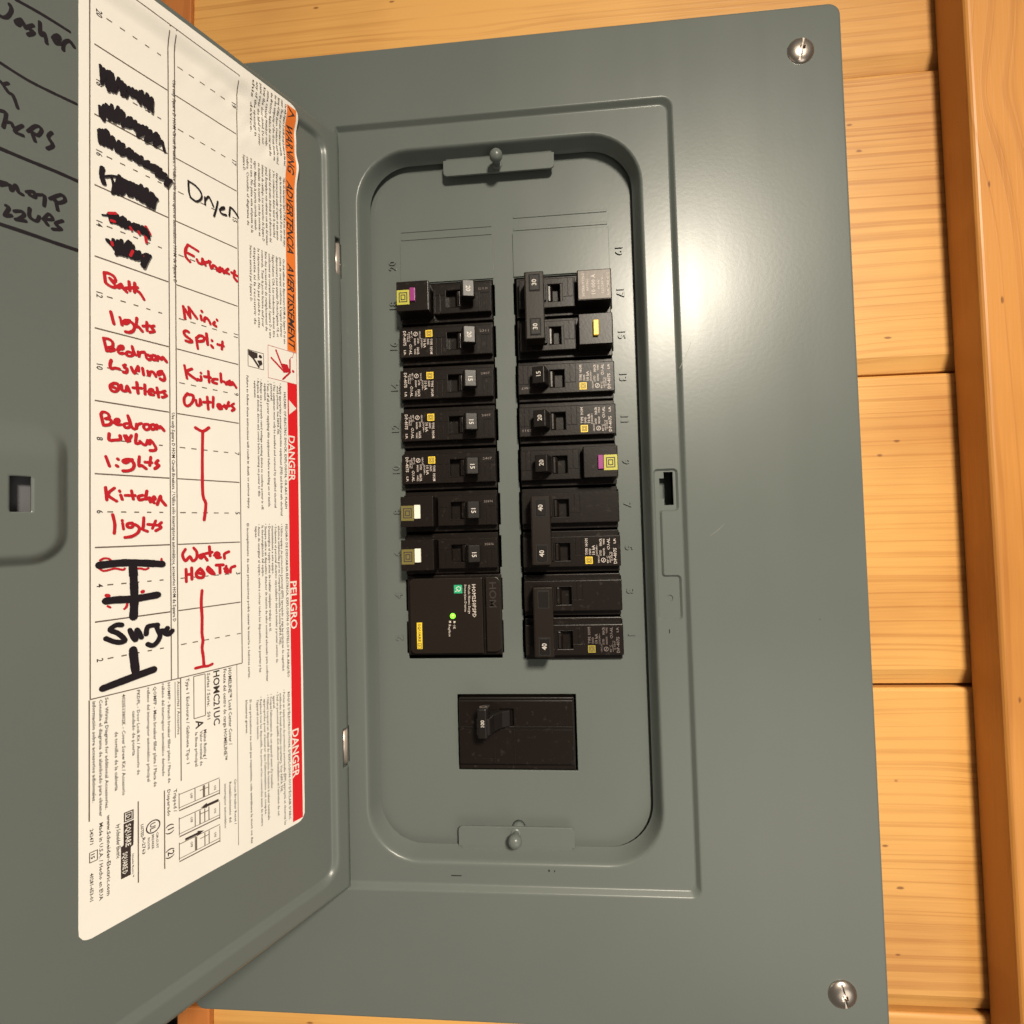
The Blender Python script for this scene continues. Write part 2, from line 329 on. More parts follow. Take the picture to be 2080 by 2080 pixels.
# traced marker strokes [width, s, z, s, z, ...] and printed lines (s, z0, z1, cap, text, style, colour), millimetres on the door
red_W=[[1.4,113.9,335.4,113.5,331.4],[1.4,113.9,335.4,112.1,335.7,110.4,334.8,110.3,333.1,112.1,333.8],[1.4,112.1,333.8,111.5,333.1,110.3,331.7,110.5,330.7,111.8,330.6,113.3,331.3],[1.4,108.2,333.0,109.5,331.5,109.0,331.1,107.9,332.5,107.7,331.5,106.3,330.4],[1.47,105.5,335.0,105.3,331.4],[1.47,106.6,331.9,102.5,333.8],[1.47,103.5,335.2,103.6,331.4],[1.47,103.4,332.5,101.7,331.8,100.2,329.6],[1.47,111.8,320.2,110.8,315.7],[1.4,108.7,319.0,108.6,318.7],[1.47,108.3,317.9,108.0,316.1],[1.47,105.3,318.9,106.9,318.4,107.4,317.2,106.5,317.1,105.2,318.5,103.7,317.2,104.0,315.2,105.3,313.9,106.8,313.7],[1.47,102.8,320.7,103.0,317.1,102.3,317.3,100.9,315.8],[1.47,99.2,320.1,99.1,316.7],[1.47,100.6,318.0,98.1,319.0],[1.47,96.5,319.5,97.5,318.5,96.4,317.2,98.1,316.2],[1.33,114.2,308.8,113.2,304.0],[1.33,114.2,308.8,112.3,308.9,111.2,307.9,111.3,306.3,112.6,305.5],[1.4,112.6,305.5,111.1,305.7,110.6,305.1,111.8,304.3,113.2,304.0],[1.4,109.5,305.5,107.7,306.4,107.8,307.5,108.9,307.0,109.4,305.3,108.8,304.2,107.5,304.6],[1.4,104.8,305.6,106.1,305.6,106.5,304.3,105.3,304.0,104.0,305.2,104.5,308.3,103.7,305.6,103.2,305.1],[1.47,102.3,306.6,102.1,304.8,101.7,306.5,100.1,307.1],[1.47,99.6,306.4,99.3,304.9,98.2,304.3,97.6,305.6,98.7,306.3],[1.47,97.6,306.3,97.0,304.8,95.9,305.1,95.7,306.5,96.9,306.7],[1.47,95.3,304.9,95.0,306.7,93.8,305.7,93.2,306.8,91.8,305.2],[1.4,111.7,300.6,112.1,298.6,111.7,297.2,110.3,297.8,108.9,297.7],[1.47,106.9,300.0,107.5,299.5],[1.47,107.1,298.7,106.3,298.5,106.5,296.9,107.5,296.8],[1.4,104.8,299.5,103.7,297.3,102.4,300.5,102.2,298.6],[1.47,100.8,300.1,100.4,297.4],[1.47,98.9,299.4,98.5,297.6,97.9,299.3,96.8,299.3,95.9,297.8],[1.54,93.6,300.6,95.0,299.9,94.9,298.7,93.3,299.8,92.5,298.0,93.1,296.7,94.3,297.2],[1.4,110.8,291.5,112.1,290.3,111.7,288.5,110.3,288.2,109.2,289.7,109.6,291.5,110.8,291.5],[1.4,111.1,289.9,110.3,289.7],[1.4,108.3,291.3,108.0,289.3,106.7,289.3,106.3,291.3,105.4,289.1],[1.47,102.9,293.6,102.5,289.2],[1.47,104.2,291.1,101.1,291.6],[1.47,100.0,293.3,99.9,289.3],[1.47,98.8,290.6,97.1,291.3,97.2,291.9,98.2,291.6,98.4,289.7,96.8,289.7],[1.47,95.5,293.0,94.9,289.1],[1.47,96.4,290.8,94.2,291.3],[1.47,92.4,292.3,93.5,291.6,91.8,290.4,93.5,289.3],[1.33,115.1,278.2,114.3,274.0],[1.33,115.1,278.2,114.4,279.3,112.9,278.9,112.4,277.5,113.6,276.7],[1.4,113.6,276.7,112.1,276.6,111.6,275.6,112.6,274.4,114.3,274.0],[1.4,110.7,275.6,109.1,276.3,109.3,277.2,110.2,276.9,110.4,275.5,109.6,274.9,108.3,275.2],[1.4,106.2,276.0,107.3,275.5,107.1,274.3,105.9,274.3,105.1,275.9,106.1,279.2,104.9,275.0,103.8,274.0],[1.4,103.0,276.2,103.1,274.3,102.7,275.9,101.3,276.8],[1.4,100.2,276.6,100.5,275.3,99.5,274.3,98.3,275.3,98.8,276.7,100.2,276.5],[1.47,98.0,276.4,97.4,274.8,96.3,275.6,96.7,277.0,97.7,276.7],[1.47,95.7,275.2,95.7,277.0,94.7,275.9,94.3,276.6,92.9,275.0],[1.4,112.4,270.9,112.4,268.4,110.4,268.6],[1.4,108.8,270.6,108.7,269.1,110.4,268.6],[1.4,107.3,270.8,106.2,268.5,104.9,271.2],[1.4,106.7,270.9,105.4,268.9],[1.47,103.1,271.9,103.3,268.2,101.4,268.8],[1.4,101.9,269.3,100.8,268.2,99.7,268.0,99.1,270.0],[1.47,98.0,270.2,99.1,269.4,98.3,268.5,97.7,269.9,96.0,267.2,96.6,266.0,98.2,265.8],[1.33,113.5,261.7,112.3,257.9],[1.4,109.6,261.1,109.4,260.9],[1.4,110.0,258.4,109.6,258.1],[1.47,104.6,261.3,106.8,261.2,107.8,260.3,106.8,259.8,105.2,261.0,104.0,259.6,104.4,257.6,106.0,256.6,107.8,256.4],[1.47,102.1,262.8,102.3,259.1,101.3,259.2,99.7,258.0],[1.4,97.9,263.0,98.3,259.4],[1.4,100.0,260.7,97.5,260.7],[1.54,95.2,261.9,96.1,260.6,94.9,259.8,96.4,258.3],[1.33,113.6,249.4,113.2,244.5],[1.4,110.7,249.3,112.9,246.6,110.0,244.1],[1.4,109.0,248.3,108.9,248.0],[1.4,108.6,246.6,108.1,244.9],[1.4,104.9,248.5,104.3,245.1],[1.4,107.1,246.5,103.7,246.6],[1.47,100.9,246.8,102.4,246.2,102.1,244.8,100.5,245.2],[1.47,99.4,248.6,99.8,245.2,98.4,245.9,98.1,244.0],[1.47,98.4,244.6,96.4,245.3,96.8,246.4,97.5,245.0,96.8,243.8],[1.47,95.6,243.1,94.4,246.7,94.1,245.1,92.4,242.8],[1.33,111.3,238.7,110.6,234.8,110.8,231.2],[1.4,108.1,236.4,108.1,236.1],[1.33,108.0,235.3,107.7,232.9],[1.4,104.7,235.3,106.3,235.0,106.3,233.8,105.0,233.5,103.9,234.7,102.3,233.4,102.6,231.5,104.7,229.9,107.2,229.5],[1.4,100.6,237.5,100.8,233.7,101.2,232.8,99.3,231.8],[1.4,96.2,236.2,97.4,233.0],[1.47,99.1,234.7,95.3,234.3],[1.47,94.1,235.4,95.0,234.3,94.2,233.3,96.2,232.0],[0.95,115.4,220.8,114.1,221.5,112.5,221.2,111.9,220.4],[0.95,115.6,217.6,114.3,216.6,111.9,217.0,110.3,217.2,107.9,216.5,107.3,217.0],[1.0,103.1,216.6,101.6,216.5,100.2,216.0,99.0,216.4],[1.05,94.1,220.0,94.0,218.3,93.4,218.1],[1.0,106.5,202.8,106.8,201.5,107.5,200.8],[0.95,113.0,202.7,112.2,202.1],[1.71,113.3,206.9,112.8,206.7],[1.8,101.2,206.9,100.9,207.0],[1.43,82.8,361.1,83.9,358.0,83.7,355.1,81.9,353.6],[1.43,82.8,361.1,78.5,360.1],[1.5,83.3,357.3,80.4,356.9],[1.49,79.0,355.9,78.4,354.8,76.9,354.8,76.7,356.9],[1.5,76.6,357.3,75.3,354.8],[1.5,75.6,356.0,74.0,357.0,73.1,357.5],[1.5,73.7,357.5,72.8,354.5,71.8,356.3,70.5,355.8,70.2,354.6],[1.56,68.5,356.7,69.8,355.1,68.9,354.4,67.5,356.4,66.9,354.6],[1.56,64.8,357.5,66.2,355.6,64.5,355.2],[1.62,61.7,357.8,62.1,354.8,60.7,353.2],[1.56,63.3,356.4,60.4,355.8],[1.5,84.9,332.1,84.2,326.8],[1.43,84.2,331.0,82.0,327.9],[1.43,82.7,332.5,82.0,327.9],[1.43,82.7,332.5,79.2,328.5],[1.5,77.2,332.6,77.0,332.4],[1.49,77.5,330.4,77.2,328.5],[1.5,76.0,328.2,75.8,329.6,75.2,330.2,73.9,329.2,73.3,327.9],[1.49,70.4,330.9,70.2,330.6],[1.49,71.4,329.4,72.0,328.2,70.7,327.6],[1.5,82.7,321.1,83.8,321.4,84.7,320.5,84.1,319.1,81.4,317.6,82.0,316.7,84.0,316.8],[1.43,79.6,319.4,78.9,314.7],[1.5,79.6,319.1,78.1,320.9,76.3,320.8,76.5,319.0,78.7,318.1],[1.56,75.1,322.7,74.6,317.9],[1.5,72.7,320.3,72.6,320.2],[1.56,72.9,317.8,72.3,317.1],[1.56,67.8,321.1,68.2,317.4],[1.5,70.1,319.2,67.3,319.2],[1.43,84.6,305.5,83.6,299.9],[1.5,81.5,304.7,83.6,302.7,79.4,300.1],[1.5,77.7,303.8,77.6,303.7],[1.5,79.1,300.5,77.6,300.4,77.7,302.2],[1.5,74.4,305.3,74.1,300.3],[1.5,76.2,302.5,73.5,302.7],[1.56,70.3,302.6,72.2,302.1,72.5,300.7,70.6,300.5],[1.5,68.8,305.6,68.6,301.6],[1.56,68.6,302.3,67.0,302.0,66.3,301.1],[1.56,65.7,302.3,64.3,301.5,64.6,303.2,65.3,301.3,63.3,301.8,63.3,302.8,61.6,300.6],[1.5,83.4,293.1,84.8,290.8,84.6,288.0,83.1,287.6,81.3,289.9,81.1,292.6,83.4,292.7],[1.43,79.9,290.8,79.5,288.6,78.3,288.9,78.1,291.5,77.7,289.3],[1.5,75.0,293.2,74.6,287.6],[1.5,76.6,290.5,73.6,291.1],[1.5,72.3,293.7,72.5,289.0],[1.5,70.4,289.7,68.7,290.0,69.4,290.9,70.4,290.4,69.7,288.8,68.4,289.0],[1.56,67.1,291.0,66.4,289.4,65.2,292.7],[1.56,67.8,290.2,64.7,291.1],[1.56,62.7,292.5,63.9,291.3,62.5,290.1,63.7,288.9],[1.61,80.2,278.2,77.1,277.0,74.4,279.1],[1.61,77.1,277.0,77.4,262.6,77.3,248.0,76.0,243.9,76.8,236.6],[1.47,84.7,223.6,85.9,221.2,84.7,218.5,82.9,220.3,81.8,218.3,80.2,219.3,80.0,222.0,81.3,224.0],[1.54,77.1,221.1,78.9,220.4,78.2,219.2,77.1,220.3,75.6,218.2],[1.54,74.6,224.3,74.3,220.1],[1.54,76.1,221.2,73.3,221.7],[1.54,72.5,220.2,70.2,220.3,71.0,221.5,72.1,220.8,71.4,219.0,69.6,219.1],[1.61,67.8,218.5,67.8,220.6,65.8,221.5],[1.47,84.5,214.8,84.4,209.3],[1.54,82.2,215.2,82.1,210.2],[1.54,84.4,212.4,82.1,212.5],[1.61,78.6,214.6,80.3,212.7,79.7,210.8,77.5,210.6,77.1,212.5,78.2,214.1],[1.54,79.3,212.7,77.5,212.1],[1.61,75.2,215.1,75.6,213.9,74.1,212.2,72.6,211.7,73.7,213.4,75.2,215.1],[1.61,71.6,215.6,68.3,215.5],[1.61,70.0,215.5,69.9,211.8],[1.61,67.1,214.8,67.5,212.4,66.3,211.9,66.7,213.6,67.9,213.7],[1.61,65.1,211.8,64.9,213.8,63.0,214.5],[1.54,77.9,204.7,78.3,199.3,78.0,192.7,78.1,185.7,77.7,182.2,78.1,179.1,77.6,174.8,77.4,171.3],[1.47,80.9,170.7,77.4,170.7,75.6,170.4,73.7,170.9]]
ink_W=[[3.42,115.6,218.9,110.3,219.3,104.2,219.1,94.0,217.8],[3.6,104.6,219.1,104.2,210.7,104.1,204.4,104.4,197.2],[3.42,113.6,204.8,109.8,204.8,104.3,204.4,95.7,205.0],[3.6,104.6,183.9,104.2,179.3,103.8,175.3],[3.42,114.6,171.2,105.8,172.8,97.4,174.2],[2.2,108.5,194.6,110.4,194.9,112.3,193.3,109.8,191.6,107.4,188.5,108.8,187.8,111.2,188.6,113.6,190.2],[2.2,105.7,192.1,104.6,189.0,103.7,187.8,103.2,191.7,101.7,188.4],[2.2,100.0,189.4,99.4,192.3,96.4,192.5,95.8,192.4],[2.2,96.1,191.7,95.8,190.3,94.9,188.1,95.8,185.6,97.6,184.2,99.4,185.1],[2.31,94.3,189.7,92.7,189.4,92.1,190.4,93.0,188.5,91.5,187.8,90.2,189.0],[0.97,82.5,390.8,82.3,385.8,81.6,383.6],[0.97,82.6,390.7,79.7,390.3,77.3,388.6,76.8,386.2,78.2,383.7,79.8,382.9,81.6,383.6],[1.01,75.4,387.0,75.3,383.6],[1.01,75.2,385.7,73.8,388.2,72.8,387.0,71.6,384.6],[1.01,69.6,388.0,70.3,384.2,71.4,380.1],[1.01,68.8,384.6,66.9,385.9,66.6,386.8,67.9,385.9,68.6,384.0,67.6,383.1,65.6,383.5],[1.01,64.2,383.8,63.9,387.5,63.5,388.4,61.8,387.6,59.9,385.5],[1.46,115.1,419.1,115.1,418.7,114.8,415.6,114.7,415.6,114.0,418.6,114.0,418.4,114.6,414.2,114.5,414.2,112.8,418.5,112.6,418.2,112.5,411.7,112.5,411.7,112.0,418.5,111.8,418.6,111.4,412.4,111.3,412.3,111.2,418.3,111.1,418.5,110.4,413.6,110.2,413.5,109.1,418.2,108.9,418.1,108.1,413.0,107.9,413.0,107.8,417.6,107.7,417.6,107.3,413.5,107.2,413.4,106.9,417.1,106.6,417.2,104.7,414.7,104.6,414.7,105.3,417.2,105.2,417.3,103.8,415.3,103.6,415.3,104.0,417.6,103.9,417.5,102.6,414.7,102.3,414.7,101.5,418.2,101.4,418.0,101.5,413.6,101.4,413.7,100.7,418.6,100.6,418.7,100.1,414.1,99.9,414.1,99.0,418.8,98.8,418.7,98.6,413.5,98.4,413.4,97.1,418.1,96.9,418.1,97.1,413.2,97.1,412.6],[1.5,115.1,419.5,115.0,418.8,114.7,413.1,114.5,413.0,113.0,418.1,112.9,418.1,113.0,412.8,112.8,412.8,111.2,417.9,110.9,417.9,110.4,412.6,110.1,412.5,108.7,417.0,108.3,417.1,106.6,413.1,106.3,413.1,105.3,417.1,105.0,417.4,103.7,415.1,103.4,415.1,102.7,417.7,102.5,417.5,101.7,414.1,101.3,414.3,98.8,418.7,98.5,418.7,98.7,414.3,98.6,414.3,97.2,418.5,97.0,419.0],[1.57,115.2,402.3,115.2,401.9,115.1,399.1,115.0,399.3,114.0,403.4,113.9,403.2,114.0,398.2,114.0,398.2,113.2,404.0,113.1,404.2,112.4,399.6,112.2,399.7,111.4,405.1,111.3,405.2,110.8,400.0,110.6,400.1,109.3,405.8,109.2,405.8,109.9,400.6,109.8,400.5,108.1,405.2,108.1,405.2,109.2,400.6,109.1,400.6,107.5,404.9,107.3,404.8,107.7,399.9,107.5,399.8,105.6,404.0,105.5,404.0,106.5,400.6,106.4,400.6,104.8,404.5,104.7,404.5,105.8,400.9,105.6,400.8,103.3,404.1,103.1,404.2,103.6,401.4,103.3,401.3,100.5,404.0,100.5,403.9,102.8,400.7,102.6,400.7,99.3,404.2,99.3,404.0,102.1,399.2,102.0,399.1,98.2,403.3,97.9,403.3,99.4,399.1,99.1,399.1,95.7,403.8,95.7,403.7,99.1,398.7,99.0,398.6,94.8,402.4,94.4,402.5,95.7,399.0,95.6,399.0,93.5,401.8,93.2,401.8,92.5,399.0,92.5,398.6],[1.54,115.3,402.4,115.2,402.0,114.7,398.6,114.4,398.8,112.5,403.8,112.3,403.9,112.2,399.6,111.9,399.7,109.4,405.3,109.2,405.3,110.2,400.1,110.0,400.1,107.6,404.6,107.3,404.7,107.6,400.6,107.3,400.5,104.7,404.1,104.5,404.1,105.4,400.9,105.1,400.8,102.0,403.6,101.7,403.6,102.8,400.7,102.4,400.8,97.9,403.8,97.5,403.6,98.9,399.5,98.7,399.4,95.0,403.5,94.7,403.4,96.1,399.2,96.0,399.0,93.3,401.7,93.0,402.1],[1.57,115.7,392.2,115.6,391.7,115.3,387.8,115.2,387.9,114.3,392.8,114.2,392.8,114.2,388.0,114.1,388.0,113.3,392.7,113.1,392.8,112.9,388.3,112.9,388.4,112.8,393.2,112.6,393.2,111.8,388.5,111.6,388.3,111.2,391.9,111.0,391.8,110.0,388.0,109.8,388.0,109.0,391.7,108.9,391.7,109.5,387.9,109.3,387.9,107.5,391.5,107.4,391.4,108.3,387.4,108.1,387.4,105.5,390.9,105.3,390.9,105.7,387.7,105.7,387.7,104.5,390.2,104.4,390.2,105.1,387.6,105.0,387.6,103.2,390.1,103.0,390.1,103.3,387.8,103.1,387.8,101.1,390.1,101.0,390.1,102.1,387.4,101.9,387.3,98.7,389.7,98.5,389.7,100.3,387.7,99.9,387.7,95.4,389.4,95.2,389.4,98.5,387.6,98.4,387.5,94.2,389.2,94.0,389.1,97.2,387.1,97.1,386.9,92.8,387.6,92.6,387.5,95.4,385.9,95.3,385.8,91.3,386.7,91.2,386.7,94.3,385.4,94.2,385.4,91.0,386.3,90.7,386.2,91.9,384.3,91.9,384.3,90.3,386.2,90.2,386.2,91.3,383.5,91.4,383.1],[1.62,115.2,392.9,115.2,392.4,114.5,388.5,114.3,388.6,113.3,393.5,113.0,393.5,111.8,388.4,111.6,388.2,111.1,392.1,110.8,392.1,109.2,388.1,108.9,388.1,107.9,391.3,107.8,391.3,107.8,387.8,107.5,387.7,104.6,390.7,104.2,390.7,103.5,387.9,103.3,387.8,102.3,390.0,102.2,390.0,102.0,387.8,101.3,387.8,96.2,389.6,96.1,389.6,99.7,387.4,99.3,387.2,92.5,388.2,92.0,388.1,95.1,385.9,95.1,385.7,91.6,386.2,91.2,386.0,92.0,383.7,91.8,383.8,89.8,386.4,89.6,386.7],[1.65,108.8,377.7,109.0,376.8,110.8,370.2,110.7,370.1,108.0,376.4,107.9,376.5,109.4,370.7,109.3,370.6,107.0,376.3,106.9,376.4,108.3,371.4,108.2,371.4,105.7,376.3,105.6,376.3,107.5,371.7,107.4,371.7,105.1,376.6,104.9,376.7,105.8,372.6,105.6,372.6,103.9,376.7,103.8,376.6,104.6,372.2,104.4,372.2,101.4,377.5,101.2,377.5,102.8,372.5,102.7,372.5,100.7,376.7,100.6,376.7,101.6,372.0,101.4,372.0,99.2,376.4,99.1,376.4,100.6,372.0,100.5,371.9,97.7,376.2,97.6,376.2,99.7,372.0,99.6,372.0,96.9,375.8,96.8,375.7,98.0,370.9,98.0,370.9,96.1,375.0,95.9,375.0,96.7,370.9,96.8,370.4],[1.62,109.0,377.0,109.1,376.3,109.7,371.1,109.5,371.1,106.5,376.4,106.3,376.4,107.9,371.0,107.8,371.0,105.3,376.1,105.0,376.2,105.5,371.9,105.3,372.0,102.8,376.6,102.6,376.6,102.9,372.2,102.5,372.2,99.3,377.2,99.1,377.2,100.8,371.9,100.6,371.8,97.3,376.2,97.1,376.2,98.8,371.3,98.6,371.2,95.6,374.8,95.2,375.3],[2.2,114.5,377.6,114.8,374.7,114.1,371.8],[1.2,113.5,374.7,111.4,376.2,108.9,377.1],[1.26,111.4,375.4,110.8,372.9,111.2,369.1],[1.53,112.3,359.7,112.2,359.4,111.7,357.3,111.6,357.3,111.0,359.8,110.8,359.9,109.9,357.8,109.8,357.8,109.8,360.3,109.7,360.3,109.1,357.8,108.9,357.8,108.1,360.3,107.9,360.2,107.1,357.4,107.0,357.4,106.9,360.4,106.8,360.4,106.1,357.9,106.0,357.8,105.5,359.8,105.4,359.9,104.9,358.1,104.7,358.2,103.8,360.0,103.6,360.0,103.1,358.0,103.0,358.0,102.7,359.9,102.7,359.9,102.3,357.6,102.0,357.7,100.8,360.2,100.6,360.2,99.9,357.8,99.8,357.8,99.5,359.8,99.5,359.7,99.5,357.7,99.4,357.6,98.9,359.0,98.8,358.9,98.5,356.9,98.5,356.7],[1.5,112.7,359.5,112.5,359.3,110.8,357.7,110.5,357.8,109.6,360.7,109.4,360.6,108.4,357.5,108.2,357.5,107.6,360.7,107.4,360.8,106.1,357.8,105.8,357.7,105.3,359.7,105.1,359.7,103.6,358.0,103.3,358.1,102.1,360.2,101.9,360.1,101.0,357.9,100.7,357.8,99.7,360.0,99.5,359.9,99.1,357.3,99.0,357.1,98.5,358.2,98.4,358.4],[0.8,114.6,358.5,112.7,359.2],[1.57,113.0,349.0,112.8,348.8,111.4,347.6,111.2,347.7,110.9,349.8,110.9,349.7,110.7,346.9,110.5,346.9,109.5,350.0,109.4,349.8,109.9,345.0,109.8,345.0,108.3,350.4,108.2,350.5,108.7,345.6,108.5,345.7,105.8,351.1,105.7,351.1,107.5,345.8,107.5,345.8,105.2,350.9,105.1,350.9,106.4,345.9,106.3,345.7,104.6,349.4,104.4,349.4,105.1,345.8,104.9,345.7,103.1,348.5,103.0,348.5,103.9,345.8,103.8,345.8,102.1,348.5,102.0,348.6,103.1,346.1,102.9,346.1,99.6,348.9,99.6,348.9,102.5,346.0,102.4,346.0,99.2,348.9,99.0,348.9,100.8,345.5,100.7,345.5,98.6,348.6,98.5,348.4,100.1,343.8,100.3,343.2],[1.54,112.6,349.0,112.5,348.9,111.4,347.6,111.1,347.7,109.7,349.6,109.5,349.3,109.3,345.4,108.9,345.6,106.0,351.2,105.8,351.3,107.1,346.4,107.0,346.3,104.4,350.3,104.1,350.3,104.7,345.9,104.5,345.7,102.1,348.8,102.0,348.7,103.5,345.7,103.2,345.7,99.5,348.6,99.2,348.4,100.8,344.3,100.7,344.3,98.3,348.6,97.9,349.2]]
redtop_W=[[1.4,112.5,360.2,110.2,361.3],[1.47,99.5,360.9,98.0,358.5],[1.47,99.7,356.8,99.4,354.4],[1.26,111.7,357.5,110.6,357.7],[1.26,105.1,357.9,104.7,357.1],[1.26,102.2,357.5,101.9,356.8],[1.2,111.5,348.7,111.3,347.6],[1.26,104.3,348.3,105.1,346.0],[1.26,100.0,347.7,99.6,347.6]]
door_W=[[1.33,140.0,425.0,132.8,425.7,124.8,425.8],[1.26,143.9,398.4,136.6,397.5,128.9,397.9,122.7,398.5],[1.53,143.8,367.4,136.5,367.6,128.8,368.0,121.4,368.0],[1.62,143.7,340.3,136.5,340.5,128.8,340.5,121.4,340.7],[1.35,146.0,416.9,143.9,415.4,142.2,416.7,141.1,420.2,141.6,421.7],[1.43,138.5,418.8,140.0,416.8,139.3,416.1,138.2,418.3,137.4,416.6],[1.42,135.3,419.4,136.8,417.3,135.1,416.9,136.7,414.6],[1.43,133.4,422.1,133.2,417.5,132.1,419.0,131.5,415.7],[1.42,129.7,419.0,127.7,420.4,128.1,421.4,129.5,419.5,128.9,417.8,127.3,419.1],[1.5,126.6,416.9,126.4,419.8,124.8,422.0,123.3,420.7],[1.27,144.2,391.8,143.5,391.4],[1.35,143.3,391.0,141.9,392.5],[1.27,143.0,390.7,141.7,389.1,140.6,388.9,139.4,385.2],[1.35,144.2,380.9,142.4,381.1,143.1,375.6],[1.27,142.7,377.8,141.0,378.5,140.2,377.0,138.1,379.5,140.2,376.0,138.0,375.9],[1.35,136.6,378.4,134.3,382.0,132.8,381.4,133.9,378.6,135.4,378.6,134.7,376.0],[1.42,130.0,382.2,131.0,379.9,129.6,377.6,131.2,375.3],[1.27,144.4,355.4,142.0,355.8,143.7,354.3],[1.35,141.2,355.7,140.9,353.9,139.8,356.5,139.1,354.4,138.0,354.0],[1.35,136.9,355.6,135.0,356.7,134.6,354.8,136.1,355.0],[1.35,133.9,356.2,132.0,356.8,132.1,353.0],[1.43,130.4,356.6,127.2,359.9,126.0,358.4,128.0,356.3,129.6,357.0],[1.42,128.8,356.9,128.2,353.5],[1.35,142.3,347.7,141.6,347.0,142.6,344.0,141.0,344.8],[1.35,140.1,346.8,138.3,347.7,137.6,346.6,139.4,344.1],[1.35,137.2,344.7,139.8,344.0],[1.35,136.1,349.9,136.1,346.8,134.2,346.2,133.5,348.2],[1.35,132.3,347.7,130.8,350.6,129.6,349.1,131.9,347.9,131.0,346.3],[1.42,126.8,350.0,128.8,347.9,127.2,346.6,129.6,345.4]]
